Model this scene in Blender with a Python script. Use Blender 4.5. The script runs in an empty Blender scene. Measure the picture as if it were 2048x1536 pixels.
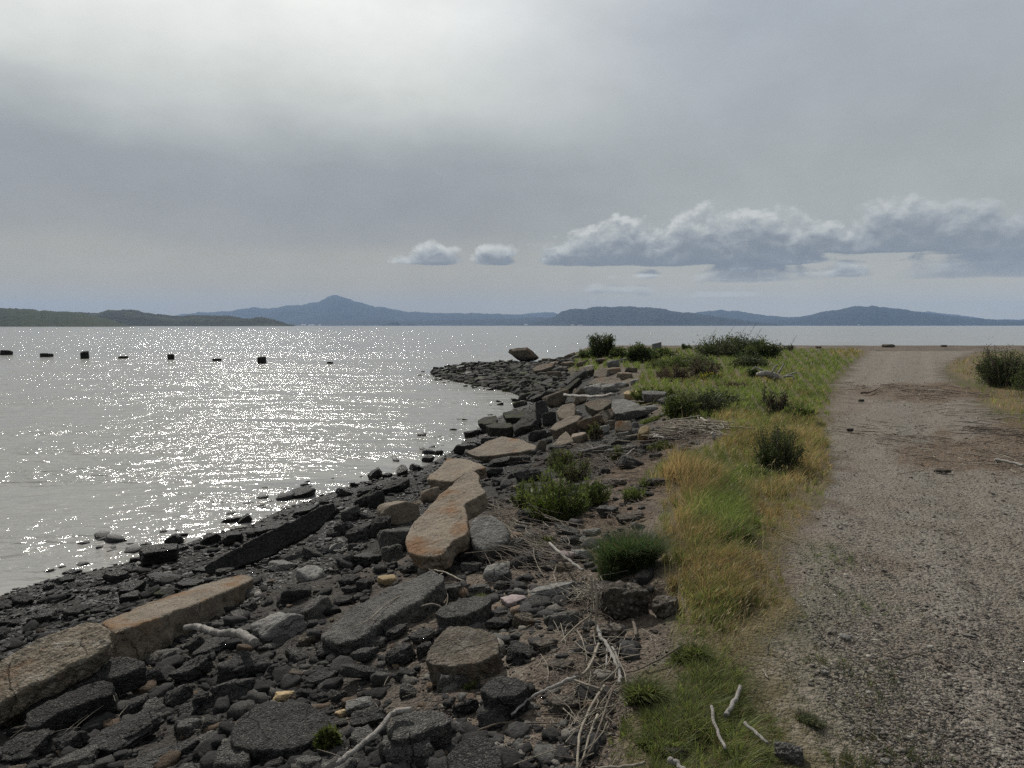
import bpy, bmesh, math, random
import numpy as np

# ------------------------------------------------------------------ camera
R = math.radians
F = 1462.0                      # focal length in pixels of a 2048-wide picture
PITCH = math.atan((768 - 651) / F)
CAM_Z = 3.0
sc = bpy.context.scene
C = bpy.context.collection
cam_d = bpy.data.cameras.new("camera"); cam = bpy.data.objects.new("camera", cam_d); C.objects.link(cam)
cam_d.sensor_width = 36.0; cam_d.lens = 36.0 * F / 2048.0
cam_d.clip_start = 0.05; cam_d.clip_end = 120000
cam.location = (0, 0, CAM_Z); cam.rotation_euler = (R(90) - PITCH, 0, 0)
sc.camera = cam

# ------------------------------------------------------------------ exposure, world, sun
sc.view_settings.view_transform = 'Standard'; sc.view_settings.look = 'None'
sc.view_settings.exposure = 0.12; sc.view_settings.gamma = 1.0
sc.cycles.use_denoising = False
sc.cycles.max_bounces = 6; sc.cycles.diffuse_bounces = 2; sc.cycles.glossy_bounces = 2
sc.cycles.transmission_bounces = 3; sc.cycles.transparent_max_bounces = 4; sc.cycles.volume_bounces = 0
sc.cycles.sample_clamp_indirect = 2.0; sc.cycles.caustics_reflective = False; sc.cycles.caustics_refractive = False
SUN_AZ, SUN_EL = R(-22), R(41.5)      # azimuth from +Y (towards +X positive)

class NT:
    """tiny node-graph helper"""
    def __init__(s, tree): s.t = tree; s.n = tree.nodes; s.l = tree.links
    def node(s, typ, **kw):
        n = s.n.new(typ)
        for k, v in kw.items():
            if k == 'ins':
                for kk, vv in v.items():
                    s.set(n.inputs[kk], vv)
            else: setattr(n, k, v)
        return n
    def set(s, sock, v):
        if isinstance(v, bpy.types.NodeSocket): s.l.new(v, sock)
        elif isinstance(v, (tuple, list)) and sock.type == 'RGBA' and len(v) == 3: sock.default_value = (*v, 1)
        else: sock.default_value = v
    def math(s, op, a, b=None, c=None, clamp=False):
        n = s.n.new('ShaderNodeMath'); n.operation = op; n.use_clamp = clamp
        s.set(n.inputs[0], a)
        if b is not None: s.set(n.inputs[1], b)
        if c is not None: s.set(n.inputs[2], c)
        return n.outputs[0]
    def vmath(s, op, a, b=None, sc_=None):
        n = s.n.new('ShaderNodeVectorMath'); n.operation = op
        s.set(n.inputs[0], a)
        if b is not None: s.set(n.inputs[1], b)
        if sc_ is not None: s.set(n.inputs['Scale'], sc_)
        return n.outputs['Value'] if op in ('DOT_PRODUCT', 'LENGTH', 'DISTANCE') else n.outputs[0]
    def noise(s, vec, scale, detail=4.0, rough=0.55, col=False, dist=0.0):
        n = s.n.new('ShaderNodeTexNoise'); s.set(n.inputs['Vector'], vec)
        n.inputs['Scale'].default_value = scale; n.inputs['Detail'].default_value = detail
        n.inputs['Roughness'].default_value = rough; n.inputs['Distortion'].default_value = dist
        return n.outputs['Color' if col else 'Fac']
    def voro(s, vec, scale, out='Distance', feat='F1', rnd=1.0):
        n = s.n.new('ShaderNodeTexVoronoi'); n.feature = feat; s.set(n.inputs['Vector'], vec)
        n.inputs['Scale'].default_value = scale; n.inputs['Randomness'].default_value = rnd
        return n.outputs[out]
    def map(s, v, a, b, c=0.0, d=1.0, smooth=True):
        n = s.n.new('ShaderNodeMapRange'); n.clamp = True
        n.interpolation_type = 'SMOOTHSTEP' if smooth else 'LINEAR'
        s.set(n.inputs[0], v)
        for i, x in enumerate((a, b, c, d)): s.set(n.inputs[i + 1], x)
        return n.outputs[0]
    def mix(s, f, a, b, mode='MIX'):
        n = s.n.new('ShaderNodeMix'); n.data_type = 'RGBA'; n.blend_type = mode
        s.set(n.inputs[0], f); s.set(n.inputs[6], a); s.set(n.inputs[7], b)
        return n.outputs[2]
    def ramp(s, f, stops):
        n = s.n.new('ShaderNodeValToRGB'); s.set(n.inputs[0], f); e = n.color_ramp.elements
        e[0].position, e[0].color = stops[0][0], (*stops[0][1], 1)
        e[1].position, e[1].color = stops[1][0], (*stops[1][1], 1)
        for p, c in stops[2:]:
            q = e.new(p); q.color = (*c, 1)
        return n.outputs[0]

w = bpy.data.worlds.new("World"); sc.world = w; w.use_nodes = True
T = NT(w.node_tree); T.n.clear()
out = T.node('ShaderNodeOutputWorld')
tc = T.node('ShaderNodeTexCoord')
D = T.vmath('NORMALIZE', tc.outputs['Generated'])
sep = T.node('ShaderNodeSeparateXYZ', ins={0: D})
X, Y, Z = sep.outputs
EL = T.math('ARCSINE', Z)
AZ = T.math('ARCTAN2', X, Y)
sky = T.node('ShaderNodeTexSky'); sky.sky_type = 'NISHITA'; sky.sun_disc = False
sky.sun_elevation = SUN_EL; sky.sun_rotation = SUN_AZ
sky.air_density = 1.0; sky.dust_density = 2.0
bg_sky = T.node('ShaderNodeBackground', ins={'Color': sky.outputs[0], 'Strength': 0.08})
# overcast sheet: elevation warped by broad streaky noise
wv = T.vmath('MULTIPLY', D, (1.6, 1.6, 3.4))
n1 = T.noise(wv, 1.5, 5, 0.55)
n2 = T.noise(T.vmath('MULTIPLY', D, (5.0, 5.0, 8.0)), 1.0, 4, 0.5)
n1c = T.math('SUBTRACT', n1, 0.5); n2c = T.math('SUBTRACT', n2, 0.5)
warp = T.math('ADD', T.math('MULTIPLY', n1c, 0.14), T.math('MULTIPLY', n2c, 0.04))
grow = T.map(EL, 0.02, 0.25, 0.15, 1.0)
elw = T.math('ADD', EL, T.math('MULTIPLY', warp, grow))
elw = T.math('MAXIMUM', elw, 0.0)
left = T.ramp(elw, [(0.0, (.35,.315,.255)), (0.035, (.37,.34,.28)), (0.07, (.375,.355,.31)), (0.093, (.36,.345,.31)),
                    (0.115, (.297,.303,.302)), (0.16, (.275,.289,.306)), (0.205, (.30,.325,.345)), (0.25, (.44,.465,.47)),
                    (0.31, (.66,.68,.665)), (0.40, (.86,.87,.865)), (0.62, (.97,.97,.96)), (1.0, (.6,.62,.64))])
right = T.ramp(elw, [(0.0, (.50,.46,.38)), (0.06, (.45,.435,.385)), (0.12, (.39,.41,.405)), (0.2, (.37,.395,.40)),
                     (0.28, (.38,.405,.435)), (0.40, (.40,.43,.48)), (0.6, (.44,.46,.5)), (1.0, (.45,.47,.5))])
azf = T.math('ADD', AZ, T.math('MULTIPLY', n1c, 0.25))
azl = T.math('SUBTRACT', azf, T.math('MULTIPLY', T.math('SUBTRACT', EL, 0.15), -0.1))
side = T.map(azl, -0.16, 0.36)
lside = T.map(AZ, -0.75, -1.6)
sheet = T.mix(side, left, right)
sheet = T.mix(lside, sheet, right)
# faint mottling
mott = T.map(T.noise(T.vmath('MULTIPLY', D, (9, 9, 16)), 1.0, 6, 0.6), 0.3, 0.7, 0.96, 1.04)
sheet = T.mix(1.0, sheet, T.node('ShaderNodeCombineColor', ins={0: mott, 1: mott, 2: mott}).outputs[0], 'MULTIPLY')

# cumulus bank on the right: one field evaluated twice (here, and a step towards the sun) gives its lit tops
CL = [  # px centre, py of base, half width px, height px, strength
    (868, 527, 74, 40, .82), (820, 526, 46, 22, .55), (915, 524, 40, 22, .5), (985, 527, 50, 44, .8), (1012, 512, 34, 30, .5), (955, 522, 40, 20, .5),
    (1215, 528, 150, 62, 1.0), (1240, 528, 90, 84, 1.0), (1130, 526, 60, 40, .9),
    (1400, 525, 90, 98, 1.0), (1400, 520, 250, 62, 1.0), (1520, 515, 120, 86, 1.0), (1345, 528, 160, 40, 1.0),
    (1600, 505, 100, 60, 1.0), (1680, 500, 70, 40, .9), (1560, 525, 90, 50, 1.0), (1320, 528, 120, 60, 1.0), (1790, 500, 170, 50, 1.0), (1800, 500, 105, 92, 1.0), (1930, 498, 70, 80, 1.0), (2010, 502, 120, 58, 1.0), (2040, 525, 130, 40, 1.0),
    (1960, 550, 160, 40, .9), (2060, 548, 110, 60, .9), (2200, 500, 160, 90, 1.0), (2420, 520, 160, 80, 1.0),
    (1500, 560, 130, 26, .95), (1480, 540, 80, 26, .9), (1600, 555, 40, 22, .7),
    (1225, 584, 90, 18, .85), (1290, 553, 36, 14, .8), (1230, 556, 30, 12, .45), (1440, 592, 100, 12, .7), (1690, 550, 60, 20, .8),
    (1290, 587, 34, 10, .7), (1690, 530, 40, 14, .4), (1850, 545, 40, 16, .5)]
def cloud_field(az, el, D2, extra=True):
    q0 = T.vmath('MULTIPLY', D2, (1.0, 1.0, 1.45))
    wq = T.vmath('ADD', q0, T.vmath('SCALE', T.vmath('SUBTRACT', T.noise(q0, 38, 4, .55, True), (.5, .5, .5)), sc_=0.022))
    nb = T.math('SUBTRACT', T.noise(wq, 24.0, 9, 0.62), 0.5)
    vo = T.math('SUBTRACT', 0.40, T.voro(wq, 46.0, 'Distance', 'SMOOTH_F1'))
    vo = T.math('ADD', vo, T.math('MULTIPLY', T.math('SUBTRACT', 0.4, T.voro(wq, 120.0, 'Distance', 'SMOOTH_F1')), 0.4))
    f = None
    for cx, by, hw, hh, st in CL:
        a0 = math.atan2(cx - 1024, F); e0 = (651 - by) / F * math.cos(a0)
        ra, re = hw / F, hh / F
        u = T.math('DIVIDE', T.math('SUBTRACT', az, a0), ra)
        v = T.math('DIVIDE', T.math('SUBTRACT', el, e0), re)
        vn = T.math('MULTIPLY', T.math('MINIMUM', v, 0.0), re / 0.0045)
        vv = T.math('ADD', T.math('MAXIMUM', v, 0.0), vn)
        d = T.math('MULTIPLY_ADD', u, u, T.math('MULTIPLY', vv, vv))
        g = T.math('SUBTRACT', st, T.math('MULTIPLY', d, 0.86))
        f = g if f is None else T.math('MAXIMUM', f, g)
    f = T.math('MAXIMUM', f, -1.5)
    low = T.map(f, -0.9, 0.5, 0.0, 1.0)
    return f, T.math('ADD', T.math('ADD', f, T.math('MULTIPLY', nb, 1.75)), T.math('MULTIPLY', vo, 0.6))
f0, c0 = cloud_field(AZ, EL, D)
dA, dE = -0.003, 0.010
D_s = T.vmath('ADD', D, (dA, 0.0, dE))
f1, c1 = cloud_field(T.math('ADD', AZ, dA), T.math('ADD', EL, dE), D_s)
alpha = T.map(c0, -0.05, T.map(EL, 0.05, 0.09, 1.2, 0.40))
edge = T.map(c1, -0.5, 0.9, 1.0, 0.0)                     # little cloud above: sunlit
relief = T.map(T.math('SUBTRACT', c0, c1), -0.5, 0.9, 0.0, 1.0)
hgt = T.map(EL, 0.082, 0.135, 0.0, 1.0)
lit = T.math('ADD', T.math('MULTIPLY', edge, 0.50), T.math('ADD', T.math('MULTIPLY', relief, 0.40), T.math('MULTIPLY', hgt, 0.24)), clamp=True)
ccol = T.ramp(lit, [(0.0, (.165,.185,.22)), (0.22, (.205,.225,.26)), (0.45, (.305,.325,.35)), (0.68, (.43,.45,.455)), (0.93, (.585,.595,.59))])
ccol = T.mix(T.map(AZ, 0.30, 0.65, 0.0, 0.42), ccol, (.285, .31, .35))
alpha = T.math('MULTIPLY', alpha, T.map(EL, 0.03, 0.08, 0.55, 0.97))
sheet = T.mix(alpha, sheet, ccol)
ground_dim = T.math('MULTIPLY', T.map(Z, -0.05, 0.0, 0.3, 1.0), T.map(Y, -0.5, 0.35, 0.85, 1.0))
sheet = T.mix(1.0, sheet, T.node('ShaderNodeCombineColor', ins={0: ground_dim, 1: ground_dim, 2: ground_dim}).outputs[0], 'MULTIPLY')
bg_cl = T.node('ShaderNodeBackground', ins={'Color': T.mix(1.0, sheet, (.955, .96, .93), 'MULTIPLY'), 'Strength': 1.0})
mx = T.node('ShaderNodeMixShader', ins={0: 0.94}); T.l.new(bg_sky.outputs[0], mx.inputs[1]); T.l.new(bg_cl.outputs[0], mx.inputs[2])
T.l.new(mx.outputs[0], out.inputs['Surface'])
w.cycles.sampling_method = 'MANUAL'; w.cycles.sample_map_resolution = 512

sd = bpy.data.lights.new("sun", 'SUN'); sd.energy = 3.6; sd.angle = R(1.2); sd.color = (1.0, 0.955, 0.88)
sun = bpy.data.objects.new("sun", sd); C.objects.link(sun)
sun.rotation_euler = (R(90) - SUN_EL, 0, -SUN_AZ + math.pi)
sun.rotation_euler = (-(R(90) - SUN_EL), 0, -SUN_AZ) if False else sun.rotation_euler
from mathutils import Vector, Matrix
_sd = Vector((math.sin(SUN_AZ) * math.cos(SUN_EL), math.cos(SUN_AZ) * math.cos(SUN_EL), math.sin(SUN_EL)))
sun.rotation_euler = _sd.to_track_quat('Z', 'Y').to_euler()

# ------------------------------------------------------------------ maths helpers
def _hash(ix, iy, iz, seed):
    h = (ix.astype(np.int64) * 374761393 + iy.astype(np.int64) * 668265263 + iz.astype(np.int64) * 2147483647 + seed * 974711) & 0xffffffff
    h = ((h ^ (h >> 13)) * 1274126177) & 0xffffffff
    h = ((h ^ (h >> 16)) * 2246822519) & 0xffffffff
    return ((h ^ (h >> 15)) & 0xffffff) / float(0xffffff)
def vnoise(x, y, z=None, seed=0):
    x = np.asarray(x, float); y = np.asarray(y, float)
    z = np.zeros_like(x) if z is None else np.asarray(z, float)
    ix, iy, iz = np.floor(x), np.floor(y), np.floor(z)
    fx, fy, fz = x - ix, y - iy, z - iz
    fx, fy, fz = (t * t * (3 - 2 * t) for t in (fx, fy, fz))
    ix, iy, iz = ix.astype(np.int64), iy.astype(np.int64), iz.astype(np.int64)
    r = 0
    for a in (0, 1):
        for b in (0, 1):
            k = (fx if a else 1 - fx) * (fy if b else 1 - fy)
            if not np.any(fz):
                r = r + k * _hash(ix + a, iy + b, iz, seed)
            else:
                r = r + k * ((1 - fz) * _hash(ix + a, iy + b, iz, seed) + fz * _hash(ix + a, iy + b, iz + 1, seed))
    return r * 2 - 1
def fbm(x, y, z=None, oct=4, seed=0, gain=0.5):
    s = 0; a = 1; t = 0
    for i in range(oct):
        k = 2.03 ** i
        s = s + a * vnoise(x * k + 17.3 * i, y * k - 9.1 * i, None if z is None else z * k + 3.7 * i, seed + i)
        t += a; a *= gain
    return s / t
def ss(x, a, b):
    t = np.clip((x - a) / (b - a), 0, 1); return t * t * (3 - 2 * t)
def inside(x, y, poly):
    r = np.zeros(np.shape(x), bool); n = len(poly)
    for i in range(n):
        x0, y0 = poly[i]; x1, y1 = poly[(i + 1) % n]
        if y0 == y1: continue
        c = ((y0 > y) != (y1 > y)) & (x < (x1 - x0) * (y - y0) / (y1 - y0) + x0)
        r ^= c
    return r
def pdist(x, y, poly):
    d = np.full(np.shape(x), 1e9); n = len(poly)
    for i in range(n):
        x0, y0 = poly[i]; x1, y1 = poly[(i + 1) % n]
        dx, dy = x1 - x0, y1 - y0
        t = np.clip(((x - x0) * dx + (y - y0) * dy) / (dx * dx + dy * dy), 0, 1)
        d = np.minimum(d, np.hypot(x - x0 - t * dx, y - y0 - t * dy))
    return d
cp, sp = math.cos(PITCH), math.sin(PITCH)
def ray(px, py):
    a = (px - 1024) / F; b = -(py - 768) / F
    return np.array([a, cp + b * sp, -sp + b * cp])
def project(x, y, z):
    z = z - CAM_Z
    d = y * cp - z * sp; u = y * sp + z * cp
    d = np.where(d > 0.05, d, 0.05)
    return 1024 + F * x / d, 768 - F * u / d

# ------------------------------------------------------------------ terrain shape
def _w(px, py):
    d = ray(px, py); k = -CAM_Z / d[2]; return (d[0] * k, d[1] * k)
SHORE = [(-60, -30), (-13, -8), (-10.2, -1), (-8.4, 3), _w(-300, 1290), _w(-120, 1226), _w(0, 1192), _w(95, 1160), _w(190, 1140), _w(265, 1122), _w(335, 1100), _w(395, 1078), _w(450, 1062), _w(505, 1048),
         _w(560, 1020), _w(620, 1000), _w(668, 984), _w(715, 966), _w(770, 955), _w(815, 942), _w(858, 928), _w(895, 908), _w(925, 884), _w(948, 862), _w(985, 840), _w(1020, 822), _w(1052, 802), _w(1040, 790), _w(1000, 780),
         _w(955, 771), _w(905, 762), _w(868, 753), _w(862, 745), _w(880, 736), _w(930, 729), _w(990, 724.5), _w(1030, 723), (1.6, 52), (2.8, 55.5), (4.2, 60),
         (6, 64), (12, 65), (24, 64), (45, 63), (80, 60), (150, 50), (150, -60), (-60, -60)]
UPLAND = [(-3, -30), (-0.6, -4), (0.15, 1), (0.42, 2.7), (0.87, 4), (1.15, 5.2), (1.22, 6), (1.55, 7.4), (2.0, 8.6), (2.9, 10.5), (3.0, 15), (3.55, 20),
          (3.9, 28), (4.6, 38), (4.6, 46), (5.6, 55), (9, 60.5), (20, 60.8), (45, 60), (78, 57), (146, 47), (146, -56), (-3, -56)]
HOLES = []
def height(x, y, fine=True):
    x = np.asarray(x, float); y = np.asarray(y, float)
    ds = pdist(x, y, SHORE); du = pdist(x, y, UPLAND)
    ins = inside(x, y, SHORE); up = inside(x, y, UPLAND)
    t = np.where(up, 1.0, ds / (ds + du + 1e-6))
    h = 1.36 * (0.22 * t + 0.78 * np.power(t, 1.25))
    h = np.where(ins, h, -0.22 * ds)
    m = np.clip(t, 0, 1) * ins
    h = h + m * (1 - ss(t, .92, 1.0) * 0.72) * (0.07 * fbm(x * 1.1, y * 1.1, oct=3, seed=5) + 0.03 * fbm(x * 5, y * 5, oct=3, seed=8))
    h = h + np.where(up, 0.02 * fbm(x * .5, y * .5, oct=2, seed=3), 0)
    # low flat spit at the point
    spit = ss(y, 30, 38) * (1 - ss(x, 0.5, 4.5)) * ins
    h = h * (1 - 0.45 * spit)
    for hx, hy, r_, dp in HOLES:
        h = h - dp * np.exp(-(((x - hx) ** 2 + (y - hy) ** 2) / r_ ** 2) ** 1.5)
    return h
def at(px, py, lift=0.0):
    """ground point seen at a pixel of the photograph"""
    d = ray(px, py)
    t = np.geomspace(1.2, 400, 900)
    P = np.array([0, 0, CAM_Z])[:, None] + d[:, None] * t
    hh = np.maximum(height(P[0], P[1]), 0.0) + lift
    k = np.argmax(P[2] <= hh)
    if P[2][k] > hh[k]: k = len(t) - 1
    a, b = t[max(k - 1, 0)], t[k]
    t2 = np.linspace(a, b, 40)
    P = np.array([0, 0, CAM_Z])[:, None] + d[:, None] * t2
    hh = np.maximum(height(P[0], P[1]), 0.0) + lift
    k = min(np.argmax(P[2] <= hh), 39)
    return np.array([P[0][k], P[1][k], hh[k]])
p_ = at(1300, 1196); HOLES.append((p_[0], p_[1] + 0.03, 0.13, 0.33))
p_ = at(715, 1125); HOLES.append((p_[0], p_[1] , 0.25, 0.22))

# ------------------------------------------------------------------ object helpers
def tag(o, label=None, cat=None, group=None, kind=None):
    if label: o['label'] = label
    if cat: o['category'] = cat
    if group: o['group'] = group
    if kind: o['kind'] = kind
    return o
def link(name, me, mat, parent=None, smooth=True):
    o = bpy.data.objects.new(name, me); C.objects.link(o)
    if mat is not None: me.materials.append(mat)
    if parent is not None: o.parent = parent
    if smooth and len(me.polygons): me.polygons.foreach_set('use_smooth', np.ones(len(me.polygons), bool))
    return o
def mesh_np(name, V, faces, k):
    """V (n,3), faces (m,k) arrays"""
    me = bpy.data.meshes.new(name)
    V = np.asarray(V, np.float32); faces = np.asarray(faces, np.int32)
    me.vertices.add(len(V)); me.vertices.foreach_set('co', V.ravel())
    me.loops.add(faces.size); me.loops.foreach_set('vertex_index', faces.ravel())
    me.polygons.add(len(faces)); me.polygons.foreach_set('loop_start', np.arange(0, faces.size, k, dtype=np.int32))
    me.update(calc_edges=True)
    return me
def set_col(me, name, cols):
    a = me.color_attributes.new(name, 'FLOAT_COLOR', 'POINT')
    c = np.ones((len(me.vertices), 4), np.float32); c[:, :cols.shape[1]] = cols
    a.data.foreach_set('color', c.ravel())
def empty(name, loc, rz=0):
    o = bpy.data.objects.new(name, None); C.objects.link(o); o.location = loc; o.rotation_euler = (0, 0, rz); o.empty_display_size = .1
    return o

# ------------------------------------------------------------------ materials
def newmat(name):
    m = bpy.data.materials.new(name); m.use_nodes = True
    t = NT(m.node_tree); b = t.n['Principled BSDF']
    return m, t, b
def rock_mat(name, c1, c2, speck=0.25, sscale=90.0, rust=0.0, moss=0.0, rough=0.85, bump=0.6, tide=True, rustcol=(.26, .115, .035), pale=0.0, strata=False):
    m, t, b = newmat(name)
    g = t.node('ShaderNodeNewGeometry'); P = g.outputs['Position']
    rnd = t.node('ShaderNodeObjectInfo').outputs['Random']
    n1 = t.noise(P, 3.5, 6, 0.62); n2 = t.noise(P, 28, 5, 0.65); n3 = t.noise(P, 130, 3, 0.6)
    f = t.math('ADD', t.math('MULTIPLY', n1, 0.55), t.math('MULTIPLY', n2, 0.45))
    col = t.mix(t.map(f, 0.36, 0.64), c1, c2)
    vb = t.math('ADD', 0.78, t.math('MULTIPLY', rnd, 0.5))
    col = t.mix(1.0, col, t.node('ShaderNodeCombineColor', ins={0: vb, 1: vb, 2: vb}).outputs[0], 'MULTIPLY')
    vc = t.node('ShaderNodeSeparateColor', ins={0: t.voro(P, sscale, 'Color')})
    spk = t.map(vc.outputs[0], 0.72, 1.0, 0.0, speck, False)
    col = t.mix(spk, col, (.42, .39, .34))
    dk = t.map(vc.outputs[1], 0.75, 1.0, 0.0, min(1.0, speck * 1.4), False)
    col = t.mix(dk, col, tuple(x * 0.35 for x in c1))
    ck = t.voro(t.vmath('ADD', P, t.vmath('SCALE', t.noise(P, 6, 4, .6, True), sc_=.12)), 3.2, 'Distance', 'DISTANCE_TO_EDGE')
    crk = t.math('MULTIPLY', t.map(ck, .004, .016, 1.0, 0.0), t.map(t.noise(P, 2.1, 2), .5, .58))
    col = t.mix(t.math('MULTIPLY', crk, .75), col, tuple(x * 0.25 for x in c1))
    lic = t.map(t.noise(t.vmath('ADD', P, (3.1, 5.7, 1.9)), 42, 4, .7), .66, .72, 0.0, .45)
    col = t.mix(lic, col, tuple(min(.5, x * 1.5 + .05) for x in c2))
    if rust > 0:
        rm = t.map(t.noise(t.vmath('ADD', P, (7.3, 1.1, 4.2)), 2.2, 5, 0.6), 0.60 - 0.22 * rust, 0.70 - 0.12 * rust, 0.0, 0.85)
        up = t.map(t.node('ShaderNodeSeparateXYZ', ins={0: g.outputs['Normal']}).outputs[2], 0.1, 0.7, 0.35, 1.0)
        col = t.mix(t.math('MULTIPLY', rm, up), col, t.mix(n2, tuple(x * .55 for x in rustcol), tuple(min(1, x * 1.35) for x in rustcol)))
    if pale > 0:
        pm = t.map(t.noise(t.vmath('ADD', P, (2.3, 8.1, 4.9)), 9, 6, 0.7), 0.52, 0.66, 0.0, pale)
        col = t.mix(pm, col, (.36, .34, .30))
    if moss > 0:
        nz = t.node('ShaderNodeSeparateXYZ', ins={0: g.outputs['Normal']}).outputs[2]
        mm = t.math('MULTIPLY', t.map(nz, 0.25, 0.75), t.map(t.noise(P, 5, 5, .6), 0.62 - .3 * moss, 0.72 - .25 * moss))
        col = t.mix(mm, col, t.mix(n3, (.022, .028, .008), (.062, .072, .018)))
    rgh = rough
    if tide:
        pz = t.node('ShaderNodeSeparateXYZ', ins={0: P}).outputs[2]
        py = t.node('ShaderNodeSeparateXYZ', ins={0: P}).outputs[1]
        pzz = t.math('ADD', pz, t.math('MULTIPLY', t.math('SUBTRACT', t.noise(P, 4, 5, .65), 0.5), 0.5))
        wet = t.map(pzz, 0.22, 0.62, 1.0, 0.0)
        col = t.mix(t.math('MULTIPLY', wet, 0.88), col, (.016, .0155, .013))
        rgh = t.math('SUBTRACT', rough, t.math('MULTIPLY', wet, 0.22))
    t.set(b.inputs['Base Color'], col); t.set(b.inputs['Roughness'], rgh)
    b.inputs['Specular IOR Level'].default_value = 0.16
    hgt = t.math('ADD', t.math('MULTIPLY', n2, 1.0), t.math('MULTIPLY', n3, 0.35))
    hgt = t.math('ADD', hgt, t.math('MULTIPLY', t.voro(P, sscale * .6), -0.35))
    hgt = t.math('SUBTRACT', hgt, t.math('MULTIPLY', crk, 1.2))
    if strata:
        st = t.noise(t.vmath('MULTIPLY', P, (2.0, 2.0, 30.0)), 1.5, 3, .5)
        hgt = t.math('ADD', hgt, st)
    bp = t.node('ShaderNodeBump', ins={'Height': hgt, 'Strength': bump, 'Distance': 0.045})
    t.l.new(bp.outputs[0], b.inputs['Normal'])
    return m
M = {}
M['asphalt'] = rock_mat('asphalt_rubble', (.026,.0255,.025), (.068,.066,.062), .30, 190, bump=1.0)
M['asphaltpale'] = rock_mat('pale_asphalt', (.055,.053,.05), (.125,.12,.11), .5, 200, bump=1.0, pale=.15)
M['black'] = rock_mat('tidal_black_rock', (.012,.0118,.011), (.028,.027,.025), .12, 120, rough=.6, bump=.8)
M['grey'] = rock_mat('grey_concrete', (.10,.097,.09), (.20,.195,.18), .35, 170, pale=.4, bump=.6)
M['tan'] = rock_mat('tan_concrete', (.14,.112,.082), (.215,.175,.13), .4, 210, rust=.1, bump=.35, rustcol=(.20,.105,.045))
M['tanrust'] = rock_mat('rust_stained_concrete', (.13,.105,.077), (.205,.168,.125), .45, 210, rust=.42, bump=.5, rustcol=(.175,.092,.042))
M['streak'] = rock_mat('orange_streaked_concrete', (.13,.105,.077), (.215,.178,.135), .45, 210, rust=.62, bump=.6, rustcol=(.175,.095,.042))
M['mottle'] = rock_mat('mottled_stone', (.10,.085,.062), (.225,.185,.135), .35, 120, rust=.2, bump=.9, pale=.45, rustcol=(.16,.085,.04))
M['brown'] = rock_mat('brown_sandstone', (.06,.05,.038), (.135,.11,.08), .25, 120, rust=.3, bump=.8, pale=.25, rustcol=(.16,.08,.035))
M['mossy'] = rock_mat('mossy_black_rock', (.014,.014,.011), (.035,.033,.026), .1, 110, moss=.42, bump=.8, tide=False)
M['pink'] = rock_mat('pinkish_stone', (.21,.165,.16), (.27,.22,.21), .1, 60, bump=.25)
M['buff'] = rock_mat('buff_brick', (.26,.19,.10), (.34,.26,.15), .2, 160, bump=.35, tide=False)
M['clod'] = rock_mat('earth_clod', (.055,.047,.038), (.125,.105,.083), .35, 55, bump=1.0, tide=False)
M['metal'] = rock_mat('weathered_post', (.12,.125,.13), (.2,.205,.21), .1, 90, bump=.2, tide=False)
M['pile'] = rock_mat('rotten_timber_pile', (.008,.008,.007), (.02,.019,.017), .1, 60, rough=.95, bump=.9, tide=False)

def wood_mat(name, c1, c2, sc_=1.0):
    m, t, b = newmat(name)
    tcn = t.node('ShaderNodeTexCoord'); P = t.node('ShaderNodeNewGeometry').outputs['Position']
    n = t.noise(t.vmath('MULTIPLY', P, (1.0, 2.6, 1.0)), 70 * sc_, 6, .75); n2 = t.noise(P, 9 * sc_, 4, .6)
    col = t.mix(t.map(t.math('ADD', t.math('MULTIPLY', n, .5), t.math('MULTIPLY', n2, .5)), .36, .62), c1, c2)
    t.set(b.inputs['Base Color'], col); b.inputs['Roughness'].default_value = .8
    bp = t.node('ShaderNodeBump', ins={'Height': n, 'Strength': .9, 'Distance': .012}); t.l.new(bp.outputs[0], b.inputs['Normal'])
    return m
M['drift'] = wood_mat('bleached_driftwood', (.10,.09,.078), (.36,.335,.30))
M['driftgrey'] = wood_mat('grey_driftwood', (.13,.12,.105), (.33,.31,.28))
M['reed'] = wood_mat('dry_reed', (.16,.135,.10), (.36,.32,.25))
M['twig'] = wood_mat('brown_twig', (.07,.052,.038), (.17,.135,.10))

def leaf_mat(name, rough=.6, trans=.35):
    m, t, b = newmat(name)
    a = t.node('ShaderNodeVertexColor', layer_name='Col').outputs[0]
    t.set(b.inputs['Base Color'], a); b.inputs['Roughness'].default_value = rough; b.inputs['Specular IOR Level'].default_value = .2
    tr = t.node('ShaderNodeBsdfTranslucent', ins={'Color': t.mix(1.0, a, (.9, .95, .75), 'MULTIPLY')})
    mx = t.node('ShaderNodeMixShader', ins={0: trans}); t.l.new(b.outputs[0], mx.inputs[1]); t.l.new(tr.outputs[0], mx.inputs[2])
    t.l.new(mx.outputs[0], t.n['Material Output'].inputs[0])
    return m
M['leaf'] = leaf_mat('foliage', .6, .45); M['blade'] = leaf_mat('grass_blades', .6, .5)
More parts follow.
